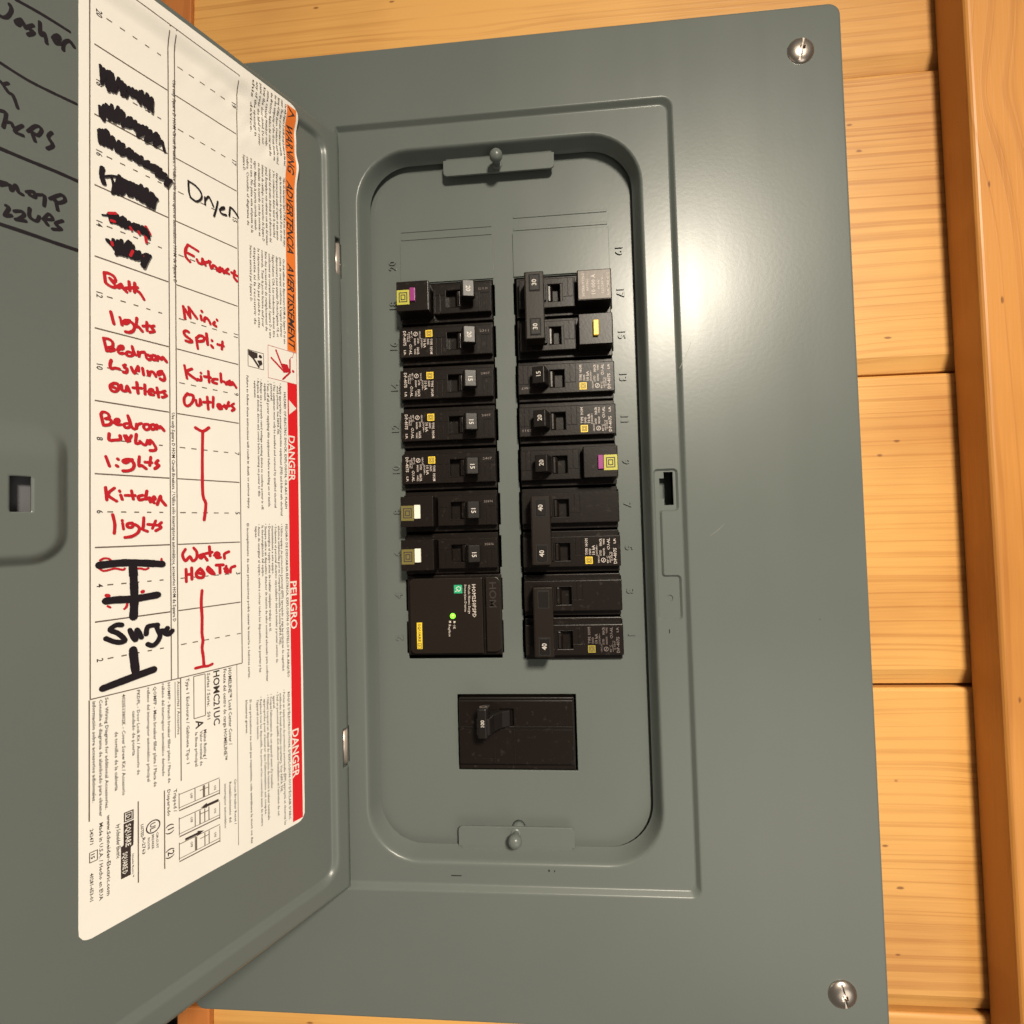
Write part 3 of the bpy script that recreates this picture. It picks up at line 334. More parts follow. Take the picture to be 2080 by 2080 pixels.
TX=[(66.5, 167.2, 131.6, 1.6, 'HOMELINE™ Load Center Cover /', 0, 't'), (68.8, 167.2, 125.5, 1.5, 'Frente del centro de carga HOMELINE™', 0, 't'), (73.2, 167.4, 142.9, 2.8, 'HOMC21UC', 1, 't'), (76.0, 167.2, 146.5, 1.4, 'Series / Serie:   S01', 0, 't'), (80.8, 147.6, 143.9, 3.3, 'A', 1, 't'), (77.6, 142.5, 129.3, 1.3, 'Mains Rating /', 0, 't'), (79.2, 142.5, 127.2, 1.2, 'Valor nominal de', 0, 't'), (81.2, 142.5, 127.7, 1.2, 'la línea principal', 0, 't'), (84.7, 167.2, 130.2, 1.3, 'Type 1 Enclosure / Gabinete Tipo 1', 0, 't'), (88.3, 166.9, 144.1, 1.1, 'Accessories / Accesorios', 0, 't'), (92.0, 167.2, 125.2, 1.1, 'HOMFP - Branch breaker filler plate / Placa de', 0, 't'), (94.2, 167.4, 128.9, 1.1, 'relleno del interruptor automático derivado', 0, 't'), (97.3, 167.0, 125.9, 1.2, 'QOMFP - Main breaker filler plate / Placa de', 0, 't'), (99.6, 167.2, 129.0, 1.1, 'relleno del interruptor automático principal', 0, 't'), (103.2, 167.2, 133.3, 1.1, 'PKDFL - Door Lock Kit / Accesorio de', 0, 't'), (104.8, 159.4, 141.5, 1.1, 'candado de puerta', 0, 't'), (108.3, 167.0, 127.3, 1.2, '4020513802K - Cover Screw Kit / Accesorio', 0, 't'), (110.7, 153.1, 130.2, 1.2, 'de tornillos de la cubierta', 0, 't'), (113.8, 167.3, 124.5, 1.1, 'See Wiring Diagram for additional Accessories.', 0, 't'), (115.7, 167.1, 122.6, 1.1, 'Consulte el diagrama de alambrado para obtener', 0, 't'), (117.8, 167.0, 129.0, 1.1, 'información sobre accesorios adicionales.', 1, 't'), (113.3, 122.1, 91.6, 1.2, 'www.Schneider-Electric.com', 1, 't'), (115.7, 120.2, 91.2, 1.2, 'Made in U.S.A. / Hecho en EUA', 0, 't'), (118.6, 119.3, 113.6, 1.1, '242471', 0, 't'), (118.3, 109.9, 108.0, 1.2, '15', 1, 't'), (118.6, 102.9, 92.6, 1.1, '40281-653-01', 1, 't'), (110.2, 116.9, 103.9, 1.3, 'by Schneider Electric', 1, 't'), (105.0, 103.1, 93.8, 0.6, 'Schneider Electric ™', 0, 't'), (102.0, 112.9, 107.6, 1.0, 'LISTED', 1, 't'), (101.5, 107.3, 100.7, 1.1, 'R-2763', 1, 't'), (99.6, 106.4, 101.7, 0.8, 'ENCLOSURE', 0, 't'), (98.1, 106.9, 101.0, 0.8, 'BREAKER', 0, 't'), (96.5, 107.2, 100.5, 0.8, 'CIRCUIT', 0, 't'), (92.3, 122.5, 111.5, 1.2, 'Disparado', 0, 't'), (89.9, 121.6, 112.1, 1.3, 'Tripped /', 0, 't'), (92.2, 108.0, 103.9, 2.4, '(1)', 0, 't'), (92.2, 97.9, 93.8, 2.5, '(2)', 0, 't'), (64.2, 115.1, 94.2, 1.0, 'Circuit Breaker Reset /', 0, 't'), (66.6, 114.7, 96.3, 1.1, 'Restablecimiento del', 0, 't'), (68.8, 114.8, 94.7, 1.0, 'interruptor automático', 0, 't'), (39.0, 307.9, 238.7, 1.3, '• Apply appropriate personal protective equipment (PPE) and follow safe electrical', 0, 't'), (40.5, 306.1, 280.5, 1.2, 'work practices. See NFPA 70E.', 0, 't'), (42.4, 307.8, 242.7, 1.2, '• This equipment must only be installed and serviced by qualified electrical', 0, 't'), (43.9, 306.4, 297.5, 1.3, 'personnel.', 0, 't'), (45.8, 307.7, 243.2, 1.3, '• Turn off all power supplying this equipment before working on or inside', 0, 't'), (47.3, 306.0, 296.9, 1.2, 'equipment.', 0, 't'), (49.4, 307.6, 241.5, 1.2, '• Always use a properly rated voltage sensing device to confirm power is off.', 0, 't'), (51.0, 307.7, 248.2, 1.2, '• Replace all devices, doors and covers before turning on power to this', 0, 't'), (52.6, 306.1, 297.3, 1.1, 'equipment.', 0, 't'), (36.5, 303.7, 242.4, 1.3, 'HAZARD OF ELECTRIC SHOCK, EXPLOSION, OR ARC FLASH', 1, 't'), (56.4, 307.8, 241.8, 1.1, 'Failure to follow these instructions will result in death or serious injury.', 1, 't'), (39.2, 234.5, 159.3, 1.2, '• Utilice equipo de protección personal (EPP) apropiado y siga las prácticas de seguridad', 0, 't'), (40.7, 233.5, 172.4, 1.2, 'eléctrica establecidas por su Compañía (consulte la norma NFPA 70E).', 0, 't'), (42.5, 234.3, 164.0, 1.2, '• Solamente el personal eléctrico especializado deberá instalar y prestar servicio de', 0, 't'), (44.2, 233.5, 208.8, 1.2, 'mantenimiento a este equipo.', 0, 't'), (46.0, 234.6, 180.3, 1.3, '• Desenergice el equipo antes de realizar cualquier trabajo en él.', 0, 't'), (47.9, 234.6, 156.0, 1.2, '• Siempre utilice un dispositivo detector de tensión de valor nominal adecuado para confirmar', 0, 't'), (49.5, 233.6, 208.0, 1.2, 'la desenergización del equipo.', 0, 't'), (51.4, 234.4, 161.4, 1.2, '• Antes de energizar el equipo, vuelva a colocar todos los dispositivos, las puertas y las', 0, 't'), (52.9, 233.4, 227.3, 1.2, 'tapas.', 0, 't'), (36.5, 234.3, 155.0, 1.3, 'PELIGRO DE DESCARGA ELÉCTRICA, EXPLOSIÓN O DESTELLO POR ARQUEO', 1, 't'), (57.0, 234.8, 159.9, 1.1, 'El incumplimiento de estas precauciones podrá causar la muerte o lesiones serias.', 1, 't'), (39.1, 149.5, 81.5, 1.2, '• Portez un équipement de protection personnelle (ÉPP) approprié et observez les', 0, 't'), (41.0, 148.1, 98.6, 1.2, 'méthodes de travail électrique sécuritaire. Voir NFPA 70E.', 0, 't'), (42.6, 149.3, 87.7, 1.2, "• Seul un personnel qualifié doit effectuer l'installation et l'entretien de cet", 0, 't'), (44.5, 147.9, 141.4, 1.2, 'appareil.', 0, 't'), (46.1, 149.3, 102.4, 1.2, "• Coupez l'alimentation de cet appareil avant d'y travailler.", 0, 't'), (47.8, 149.4, 88.2, 1.2, '• Utilisez toujours un dispositif de détection de tension à valeur nominale', 0, 't'), (49.4, 147.8, 91.4, 1.1, "appropriée pour s'assurer que l'alimentation est coupée.", 0, 't'), (51.3, 149.5, 87.0, 1.1, '• Replacez tous les dispositifs, les portes et les couvercles avant de mettre', 0, 't'), (53.0, 148.2, 129.1, 1.2, "l'appareil sous tension.", 0, 't'), (36.5, 147.6, 83.0, 1.2, "RISQUE D'ÉLECTROCUTION, D'EXPLOSION OU D'ÉCLAIR D'ARC", 1, 't'), (56.5, 149.7, 81.5, 1.1, 'Si ces précautions ne sont pas respectées, cela entraînera la mort ou des', 1, 't'), (58.5, 149.8, 133.9, 1.1, 'blessures graves.', 1, 't'), (88.7, 433.5, 341.4, 1.3, 'Use only Square D HOM Circuit Breakers. / Utilice sólo interruptores automáticos HOM de Square D', 1, 't'), (89.8, 283.4, 192.6, 1.3, 'Use only Square D HOM Circuit Breakers. / Utilice sólo interruptores automáticos, accesorios HOM de Square D', 1, 't'), (35.5, 458.9, 425.8, 1.3, 'Use only Square D HOM circuit breakers in this load', 0, 'g'), (37.5, 459.8, 429.8, 1.3, 'center. The use of other breakers may void the', 0, 'g'), (39.4, 459.5, 424.6, 1.3, 'listing of this device. Conductors must be rated', 0, 'g'), (41.2, 459.6, 425.3, 1.3, 'for the ampacity of the circuit shown on', 0, 'g'), (43.3, 459.4, 426.5, 1.3, 'the directory. Replace this cover with the', 0, 'g'), (45.3, 458.9, 430.4, 1.3, 'same catalog number only.', 0, 'g'), (47.3, 459.4, 430.4, 1.3, 'Keep the door closed. Do not', 0, 'g'), (49.2, 459.9, 428.5, 1.3, 'paint over the label or cover', 0, 'g'), (51.2, 459.4, 432.1, 1.3, 'any of the openings in', 0, 'g'), (53.2, 459.4, 432.7, 1.3, 'this device.', 0, 'g'), (35.4, 419.7, 382.1, 1.3, 'Utilice sólo interruptores Square D HOM en este centro de carga y', 0, 'g'), (37.3, 419.3, 384.3, 1.3, 'siga las instrucciones de seguridad. El uso de otros', 0, 'g'), (39.4, 419.7, 383.8, 1.3, 'interruptores puede anular el registro de este aparato', 0, 'g'), (41.2, 419.9, 384.6, 1.3, 'y los conductores deben tener la capacidad', 0, 'g'), (43.3, 419.6, 381.1, 1.3, 'nominal del circuito indicada en el directorio del', 0, 'g'), (45.3, 419.4, 378.3, 1.3, 'panel. Reemplace esta cubierta con una del mismo', 0, 'g'), (47.3, 419.5, 379.6, 1.3, 'número de catálogo. Los accesorios de Square D', 0, 'g'), (49.2, 419.4, 381.3, 1.3, 'se instalan de acuerdo con las normas en', 0, 'g'), (51.3, 419.3, 383.3, 1.3, 'vigor. Mantenga la puerta cerrada cuando', 0, 'g'), (53.2, 419.4, 381.1, 1.3, 'no se use. No pinte esta etiqueta ni la', 0, 'g'), (55.2, 419.2, 383.9, 1.3, 'cubra. Consulte el diagrama de', 0, 'g'), (57.0, 419.1, 410.9, 1.3, 'Square D.', 0, 'g'), (36.1, 375.2, 329.4, 1.3, 'On doit utiliser des disjoncteurs HOM de Square D et une', 0, 'g'), (38.0, 374.9, 332.8, 1.3, "prise de courant conforme. L'emploi d'autres", 0, 'g'), (40.0, 374.8, 332.0, 1.3, "disjoncteurs peut annuler l'homologation UL et", 0, 'g'), (42.1, 374.7, 331.2, 1.3, "l'approbation CSA. Les conducteurs doivent être", 0, 'g'), (44.1, 374.6, 330.0, 1.3, 'conformes au courant nominal. Square D a une', 0, 'g'), (46.1, 374.6, 333.4, 1.3, 'liste des accessoires de remplacement du', 0, 'g'), (48.0, 374.6, 334.8, 1.3, 'couvercle. Tenir la porte fermée sauf pour', 0, 'g'), (50.0, 374.4, 333.7, 1.3, 'le réarmement. Ne pas peindre cette', 0, 'g'), (52.1, 374.3, 334.7, 1.3, 'étiquette ni la recouvrir de', 0, 'g'), (54.1, 374.4, 345.6, 1.3, 'Service autorisé par Square D.', 0, 'g'), (33.2, 450.0, 423.3, 3.8, 'WARNING', 2, 'k'), (33.2, 419.5, 379.8, 3.8, 'ADVERTENCIA', 2, 'k'), (33.2, 374.3, 327.5, 3.8, 'AVERTISSEMENT', 2, 'k'), (34.0, 281.1, 256.9, 3.8, 'DANGER', 1, 'w'), (34.0, 204.2, 179.3, 3.8, 'PELIGRO', 1, 'w'), (34.0, 127.4, 102.6, 3.8, 'DANGER', 1, 'w')]
# ================================================================== the wooden wall
WY = 8.0
wall = struct(empty('wall', (0, 14, 200)))
lk = lambda mb, name, mat, **k: mb.build(name, mat, None, **k)
def child(o, par):
    o.parent = par; o.location = -par.location; return o
seams = [652.6, 480.6, 308.5, 136.3, -36.5, -208.5]
for k in range(5):
    zt, zb = seams[k], seams[k + 1]
    mb = MB()
    # ship-lap board: the lower lip is set back and the next board butts against it
    prof = [(WY, zt - 1.2), (WY, zb + 10.0), (WY + 0.5, zb + 8.8), (WY + 3.4, zb + 1.3), (WY + 16, zb + 1.3), (WY + 16, zt - 1.2)]
    prof[0] = (WY + 1.2, zt - 0.2); prof.insert(1, (WY, zt - 1.6))
    n = len(prof)
    for x0, x1 in (((-96.5, -4), (200, 420)) if k in (1, 2, 3) else ((-96.5, 420),)):
        mb = MB(); mb.add([(x0, y, z) for y, z in prof] + [(x1, y, z) for y, z in prof], [tuple(range(n)), tuple(range(n, 2 * n))[::-1]] + [(i, (i + 1) % n, n + (i + 1) % n, n + i) for i in range(n)])
        child(lk(mb, 'plank', M['pine'], bevel=0.5), wall)
mb = MB().plate([-400, -3, 199, 600], [-300, 27, 473, 760], lambda x, z: -3 < x < 199 and 27 < z < 473, WY + 16.2, WY + 20); child(lk(mb, 'backing', M['void']), wall)
# right-hand trim post
mb = MB(); mb.prism_z([(344.5, -11), (346.0, -12.5), (460, -12.5), (460, 7.6), (344.5, 7.6)], -280, 700)
t = lk(mb, 'trim_board', M['pine_trim'], bevel=1.2); tag(t, 'orange varnished upright board with bevelled edge along the right side of the wall', 'trim board')
# left-hand post behind the open door, leaning a little
mb = MB(); zt, zb = 700, -280
L_ = lambda z: -101.5 + (z - 250) * 0.0245
fr = [(-250, 4.5), (L_(zt), 4.5), (L_(zt), 7.7), (-250, 7.7)]; bk = [(-250, 4.5), (L_(-44), 4.5), (L_(-44), 7.7), (-250, 7.7)]
mb.add([(x, y, zt) for x, y in fr] + [(x, y, -44) for x, y in bk], [(0, 1, 2, 3), (7, 6, 5, 4), (0, 4, 5, 1), (1, 5, 6, 2), (2, 6, 7, 3), (3, 7, 4, 0)])
t = lk(mb, 'trim_board', M['pine_edge'], bevel=0.6); tag(t, 'reddish varnished board behind the open panel door at upper left', 'trim board')
mb = MB().box(-240, -113, 2.5, 7.7, -270, -62); t = lk(mb, 'lower_board', M['pine_trim'], bevel=0.8); tag(t, 'short orange board under the open door at the lower left corner', 'board')
mb = MB().box(-106, -86, 3.0, 7.4, -80, -46.5); t = lk(mb, 'wood_block', M['pine_edge'], bevel=1.0); tag(t, 'small pinkish wood block at the lower left corner of the grey panel', 'wood block')

# ================================================================== the panel
panel = empty('breaker_panel', (98, 8, -44)); tag(panel, 'grey steel electrical panel with its labelled door swung open', 'electrical panel')
def pp(mb, name, mat, par=panel, **k):
    o = mb.build(name, mat, None, **k); o.parent = par
    off = par.location if par is panel else par.location + par.parent.location
    o.location = -off; return o
PAR0 = Vector((98, 8, -44)) * MM
def pp(mb, name, mat, par=None, **k):
    """part of the panel (its mesh is written in world millimetres); par = None hangs it on the panel, else on a part whose origin is the world's"""
    o = mb.build(name, mat, None, **k)
    if par is None: o.parent = panel; o.location = -PAR0
    else: o.parent = par
    return o
OUT = (-93, 290, -44.4, 516.5)
RO = (-0.8, 196.6, 26.0, 471.8); RI = (0.4, 194.4, 28.8, 469.6)
MO = (10.6, 178.8, 39.6, 456.8); MF = (15.4, 175.2, 44.6, 453.2)
def inset(r, d): return (r[0] + d, r[1] - d, r[2] + d, r[3] - d)
def mix(a, b, t): return tuple(a[i] * (1 - t) + b[i] * t for i in range(4))
def R_(rc, r): return rrect(*rc, r)
rr = (1.2, 5.0, 6.0, 1.2); r6 = lambda d: tuple(max(0.3, q + d) for q in rr)
rings = [(R_(OUT, 6.5), 7.8), (R_(OUT, 6.5), 1.0), (R_(inset(OUT, 0.25), 6.3), 0.35), (R_(inset(OUT, 0.9), 5.8), 0.0), (R_(inset(OUT, 1.4), 5.4), 0.0),
         (R_(inset(RO, -0.6), r6(0.6)), 0.0), (R_(RO, r6(0)), 0.0), (R_(mix(RO, RI, .25), r6(-.3)), 0.45), (R_(mix(RO, RI, .75), r6(-.8)), 2.55), (R_(RI, r6(-1)), 3.0), (R_(inset(RI, 0.6), r6(-1.4)), 3.0)]
for t_, y in ((-0.22, 3.0), (-0.06, 3.0), (0.10, 3.25), (0.25, 4.0), (0.38, 5.2), (0.52, 7.0), (0.78, 9.6), (1.0, 12.0)):
    rings.append((R_(mix(MO, MF, t_), 31 - 5 * t_), y))
rings += [(R_(inset(MF, 0.4), 25.6), 12.6), (R_(inset(MF, 0.1), 25.8), 13.2), (R_(inset(MF, -1.3), 27), 12.4), (R_(inset(MO, -1.0), 32), 5.4), (R_(inset(RI, -0.6), r6(0)), 5.3), (R_(inset(RO, -1.4), r6(1.2)), 1.5),
          (R_(inset(OUT, 1.6), 5), 1.5), (R_(inset(OUT, 1.6), 5), 7.8), (R_(OUT, 6.5), 7.8)]
mb = loops(MB(), rings); n = len(rings[0][0])
mb.v = mb.v[:-n]; L0 = (len(rings) - 1) * n
mb.f = [tuple(i - L0 if i >= L0 else i for i in f) for f in mb.f]
cover = pp(mb, 'cover', M['paint'], smooth=True, sharp=50)
# pressed latch channel and the latch opening are cut into the cover
def offs(poly, d):
    n = len(poly); out = []
    for i in range(n):
        a, b, c = Vector(poly[i - 1]), Vector(poly[i]), Vector(poly[(i + 1) % n])
        n1 = Vector(((b - a).y, -(b - a).x)).normalized(); n2 = Vector(((c - b).y, -(c - b).x)).normalized()
        m = n1 + n2; out.append(tuple(b + m * (d / max(0.3, m.dot(n1)))))
    return out
def rounded(poly, r, n=4):
    out = []
    for i in range(len(poly)):
        a, b, c = Vector(poly[i - 1]), Vector(poly[i]), Vector(poly[(i + 1) % len(poly)])
        p0 = b + (a - b).normalized() * r; p1 = b + (c - b).normalized() * r
        for k in range(n + 1):
            t = k / n; out.append(tuple(p0 * (1 - t) ** 2 + b * 2 * t * (1 - t) + p1 * t * t))
    return out
chan = [(180.2, 259.2), (180.2, 176.2), (192.0, 176.2), (192.0, 199.6), (182.6, 199.6), (182.6, 236.8), (192.0, 236.8), (192.0, 259.2)]
chan = rounded(chan, 1.7)
hole = [(185.3, 258.3), (185.3, 254.8), (182.8, 254.8), (182.8, 243.2), (185.2, 243.2), (185.2, 239.6), (190.4, 239.6), (190.4, 258.3)]
def cutter(rings_):
    mb = MB(); n = len(rings_[0][0]); mb.v = [(x, y, z) for P, y in rings_ for x, z in P]
    mb.f = [(j * n + k, j * n + (k + 1) % n, (j + 1) * n + (k + 1) % n, (j + 1) * n + k) for j in range(len(rings_) - 1) for k in range(n)] + [tuple(range(n)), tuple(range((len(rings_) - 1) * n, len(rings_) * n))]
    return mb.build('cut', M['paint'])
cuts = [cutter([(offs(chan, 1.0), 2.2), (offs(chan, 0.9), 3.0), (offs(chan, 0.35), 3.6), (offs(chan, -0.2), 4.3)]), cutter([(hole, 3.5), (hole, 9)]),
        cutter([(rrect(184.3, 188.3, 185.4, 189.4, 1.99, 5), 3.5), (rrect(184.5, 188.1, 185.6, 189.2, 1.79, 5), 4.9)])]
for i, c in enumerate(cuts):
    c.parent = panel; c.location = -PAR0
    b = cover.modifiers.new('cut', 'BOOLEAN'); b.operation = 'DIFFERENCE'; b.solver = 'EXACT'; b.object = c
dg = bpy.context.evaluated_depsgraph_get(); nme = bpy.data.meshes.new_from_object(cover.evaluated_get(dg)); cover.modifiers.clear(); cover.data = nme; nme.name = 'cover'
nme.polygons.foreach_set('use_smooth', [True] * len(nme.polygons)); nme.set_sharp_from_angle(angle=math.radians(40))
for c in cuts: bpy.data.objects.remove(c)
# dead front with the breaker openings
DY = 16.0
ZR = lambda k: 164.6 + 25.4 * k           # centre of row k (k = 0 is circuits 1 and 2)
xs = [4, 32.4, 33.6, 62.4, 90.2, 91.2, 102.6, 103.2, 132.8, 160.2, 161.2, 192]
zs = [34, 86.2, 130.6, ZR(0) - 12.7]
for k in range(9): zs += [ZR(k) - 9.5, ZR(k) + 9.5] + ([ZR(k) + 12.7] if k < 8 else [])
zs += [ZR(8) + 12.7, 466]
zs = sorted(set(round(z, 3) for z in zs))
def dfhole(x, z):
    if 62.4 < x < 132.8 and 86.2 < z < 130.6: return True
    if ZR(0) - 12.7 < z < ZR(8) + 12.7:
        if 33.6 < x < 90.2 or 103.2 < x < 160.2: return True
        near = min(abs(z - (ZR(k) + 12.7)) for k in range(-1, 9)) < 3.2
        if (32.4 < x < 91.2 or 102.6 < x < 161.2) and not near: return True
    return False
mb = MB().plate(xs, zs, dfhole, DY, DY + 1.4).clean()
dead = pp(mb, 'dead_front', M['paint'], bevel=0.3)
mb = MB(); mb.box(0, 196, 62, 63, 30, 470)
for a in ((0, 1, 17.6, 62, 30, 470), (195, 196, 17.6, 62, 30, 470), (1, 195, 17.6, 62, 30, 31), (1, 195, 17.6, 62, 469, 470)): mb.box(*a)
pp(mb, 'enclosure_box', M['void'])
# twist-out blanks of circuits 19 and 20 with their pressed bars
for (x0, x1, off) in ((33.3, 90.8, 0.0), (103.0, 160.6, 4.0)):
    mb = MB().box(x0, x1, DY - 0.8, DY - 0.02, ZR(8) + 13.3, ZR(9) + 13.5 + off * .3)
    o = pp(mb, 'twistout_blank', M['paint'], bevel=0.2)
    mb = MB()
    for z in (ZR(9) + 15.3 + off * .3, ZR(9) + 20.2 + off): mb.box(x0 + 0.6, x1 - 0.6, DY - 0.4, DY - 0.02, z, z + 1.6)
    pp(mb, 'pressed_bar', M['paint'], par=None, bevel=0.3)
# embossed circuit numbers
for k in range(10):
    for side in (0, 1):
        mb = MB(); z = ZR(k) + (0.3 if side else 0)
        txt = str(2 * k + (1 if side else 2))
        if side: put_text(mb, txt, (164.4, 0, z), (0, 0, -1), (1, 0, 0), 4.5, align='CENTER', bold=1)
        else: put_text(mb, txt, (30.2, 0, z), (0, 0, 1), (-1, 0, 0), 4.5, align='CENTER', bold=1)
        # give the digits height: front face + sides
        bm = bmesh.new(); vs = [bm.verts.new((v[0] * MM, (DY - 0.03) * MM, v[2] * MM)) for v in mb.v]
        for f in mb.f:
            try: bm.faces.new([vs[i] for i in f])
            except ValueError: pass
        bmesh.ops.remove_doubles(bm, verts=bm.verts, dist=1e-6)
        res = bmesh.ops.extrude_face_region(bm, geom=list(bm.faces)); ev = [g for g in res['geom'] if isinstance(g, bmesh.types.BMVert)]
        for v in ev: v.co.y -= 0.8 * MM
        bmesh.ops.recalc_face_normals(bm, faces=bm.faces)
        me = bpy.data.meshes.new('embossed_number'); bm.to_mesh(me); bm.free(); me.materials.append(M['paint'])
        o = bpy.data.objects.new('embossed_number', me); COL.objects.link(o); o.parent = panel; o.location = -PAR0
        b = o.modifiers.new('soft_edges', 'BEVEL'); b.width = 0.16 * MM; b.segments = 2; b.limit_method = 'ANGLE'
# tabs with the studs, top and bottom
def tab(z0, z1, up):
    mb = MB(); mb.prism_y(rrect(62.3, 129.4, z0, z1, (2.6, 2.6, .4, .4) if up else (.4, .4, 2.6, 2.6), 6), 10.2, 11.6)
    if up: mb.box(64, 128, 10.4, 12.2, z1 - 0.2, z1 + 2.2)
    else: mb.box(64, 128, 10.4, 12.2, z0 - 2.2, z0 + 0.2)
    return pp(mb, 'stud_tab', M['paint'], bevel=0.35)
tab(443.0, 452.8, True); tab(45.2, 56.6, False)
for (x, z, tilt) in ((95.4, 447.6, 0), (95.9, 52.9, 0)):
    mb = MB().lathe_y(x, z, [(0.4, -0.6), (1.9, -0.3), (3.1, 0.6), (3.75, 1.8), (3.9, 3.0), (3.7, 4.1), (3.0, 5.2), (2.0, 5.8), (1.9, 9.4), (2.9, 9.7), (3.1, 10.1)], 20)
    pp(mb, 'cover_stud', M['paint'], smooth=True, sharp=50)
mb = MB().lathe_y(97.2, 53.6, [(0.5, 11.0), (2.2, 11.4), (3.6, 13.0), (4.0, 15.9)], 20); pp(mb, 'rivet', M['paint'], smooth=True)
# cover screws (round head, slot)
def screw(x, z, rot, dirt):
    mb = MB().lathe_y(x, z, [(0.3, -2.9), (2.2, -2.8), (4.2, -2.4), (5.8, -1.75), (6.9, -0.9), (7.3, -0.2), (7.3, -0.02)], 32)
    o = pp(mb, 'cover_screw', M['steel'], smooth=True, sharp=60)
    c = Matrix.Rotation(math.radians(rot), 3, 'Y')
    cb = MB(); 
    for sx, sz, y1 in ((0.62, 8.5, -1.3), (1.5, 1.1, -1.2)):
        cb.box(-sx, sx, -6, y1, -sz, sz)
    cb = cb.mapped(lambda a, b, c_: tuple(c @ Vector((a, b, c_)) + Vector((x, 0, z))))
    q = []
    for k in range(2):
        sub = MB(); sub.v = cb.v[8 * k:8 * k + 8]; sub.f = [tuple(i for i in f) for f in cb.f[:6]]; q.append(sub.build('cut', M['steel']))
        q[-1].parent = panel; q[-1].location = -PAR0
        b = o.modifiers.new('cut', 'BOOLEAN'); b.operation = 'DIFFERENCE'; b.solver = 'EXACT'; b.object = q[-1]
    dg = bpy.context.evaluated_depsgraph_get(); me = bpy.data.meshes.new_from_object(o.evaluated_get(dg)); o.modifiers.clear(); o.data = me
    me.set_sharp_from_angle(angle=math.radians(30))
    for k in q: bpy.data.objects.remove(k)
screw(267.7, 490.5, 12, 0); screw(266.8, -20.6, -10, 1)
# hinge leaves showing in the seam
for zc in (391.0, 107.0):
    mb = MB(); K = 15
    mb.add([(-1.6 + 2.3 * math.cos(a), 1.0 + 2.5 * math.sin(a), z) for z in (zc - 10.2, zc + 10.2) for a in [math.radians(150 + 15 * k) for k in range(K)]],
           [(k, k + 1, K + k + 1, K + k) for k in range(K - 1)])
    o = pp(mb, 'hinge', M['hinge'], smooth=True); s_ = o.modifiers.new('gauge', 'SOLIDIFY'); s_.thickness = 0.7 * MM
    mb = MB().prism_y(rrect(-0.2, 0.9, zc - 10.6, zc + 10.4, .5, 3), 2.9, 2.98); q = mb.build('hinge_slot', M['void']); q.parent = o
# small chips and marks of bare metal on the lower flange
for x, z, a, b in ((62, 33.2, 3.0, .3), (114.5, 37.2, .45, .7), (117.6, 37.0, .3, .6), (185.2, 169.3, .28, 1.2)):
    mb = MB().prism_y(rrect(x - a, x + a, z - b, z + b, min(a, b) * .9, 3), 2.985, 2.995); pp(mb, 'paint_chip', M['void'])
for a, b, w in (((195.3, 315.6), (202.0, 329.5), .22), ((208.5, 222.0), (216.0, 228.0), .2), ((205, 300), (207.5, 309), .12)):
    mb = MB(); ribbon(mb, [a, ((a[0] + b[0]) / 2 + .25, (a[1] + b[1]) / 2 - .2), b], w, 0.02, lambda x, z, h: (x, -h, z)); pp(mb, 'scratch', M['scuff'])

# ================================================================== the open door
TH = 4.2154; CT, ST = math.cos(TH), math.sin(TH); NX, NY = -ST, CT
def P(s, z, off): return (s * CT + NX * off, s * ST + NY * off, z)
DT, DB = 464.9, 28.6
def doorh(s, z):
    d = sdf(s, z, 11.2, 186, 41.6, 454.4, 7.0)
    h = 2.6 * sm(0, 3.4, d)
    e = min(s - 0.2, z - DB, DT - z, 198 - s)
    if e < 2.2: h -= 2.0 * (1 - math.sqrt(max(0, 1 - (1 - e / 2.2) ** 2)))
    b = sdf(s, z, 127.5, 180, 222.6, 272, 9.0)
    h += 3.0 * (1 - sm(-2.0, 2.6, b)) * (1 - 0.97 * sm(258, 272, z))
    h += 0.10 * noise.noise(Vector((s * .02, z * .015, 3)))
    return h
def axis(a, b, pts, step):
    out = [a]; x = a
    while x < b:
        near = min((abs(x - p[0]) - p[1]) for p in pts)
        x += 0.65 if near < 0.5 else min(step, 0.65 + near * 0.35); out.append(min(x, b))
    return out
sg = axis(0.2, 198, [(1, 2), (10, 3.5), (127.5, 4), (139, 3.4), (188, 3), (197, 2)], 6)
zg = axis(DB, DT, [(29.5, 2), (40, 3.5), (222.6, 4), (245.6, 7), (266, 5), (456, 3.5), (464, 2), (380.4, .6), (401.6, .6), (96.4, .6), (117.6, .6)], 8)
def snap(l, v):
    i = min(range(len(l)), key=lambda k: abs(l[k] - v)); l[i] = v
HS = (136.1, 141.7); HZ = (239.3, 251.8)
for v in HS: snap(sg, v)
for v in HZ: snap(zg, v)
mb = MB(); ns, nz_ = len(sg), len(zg)
for z in zg:
    for s in sg: mb.v.append(P(s, z, doorh(s, z)))
inh = lambda i, j: HS[0] <= (sg[i] + sg[i + 1]) / 2 <= HS[1] and HZ[0] <= (zg[j] + zg[j + 1]) / 2 <= HZ[1]
for j in range(nz_ - 1):
    for i in range(ns - 1):
        if not inh(i, j) and not (sg[i + 1] < 4.3 and min(abs((zg[j] + zg[j + 1]) / 2 - 391), abs((zg[j] + zg[j + 1]) / 2 - 107)) < 10.6): mb.f.append((j * ns + i, j * ns + i + 1, (j + 1) * ns + i + 1, (j + 1) * ns + i))
door = pp(mb, 'door', M['paint'], smooth=True, sharp=60)
so = door.modifiers.new('gauge', 'SOLIDIFY'); so.thickness = 1.2 * MM; so.offset = 0
mb = MB()
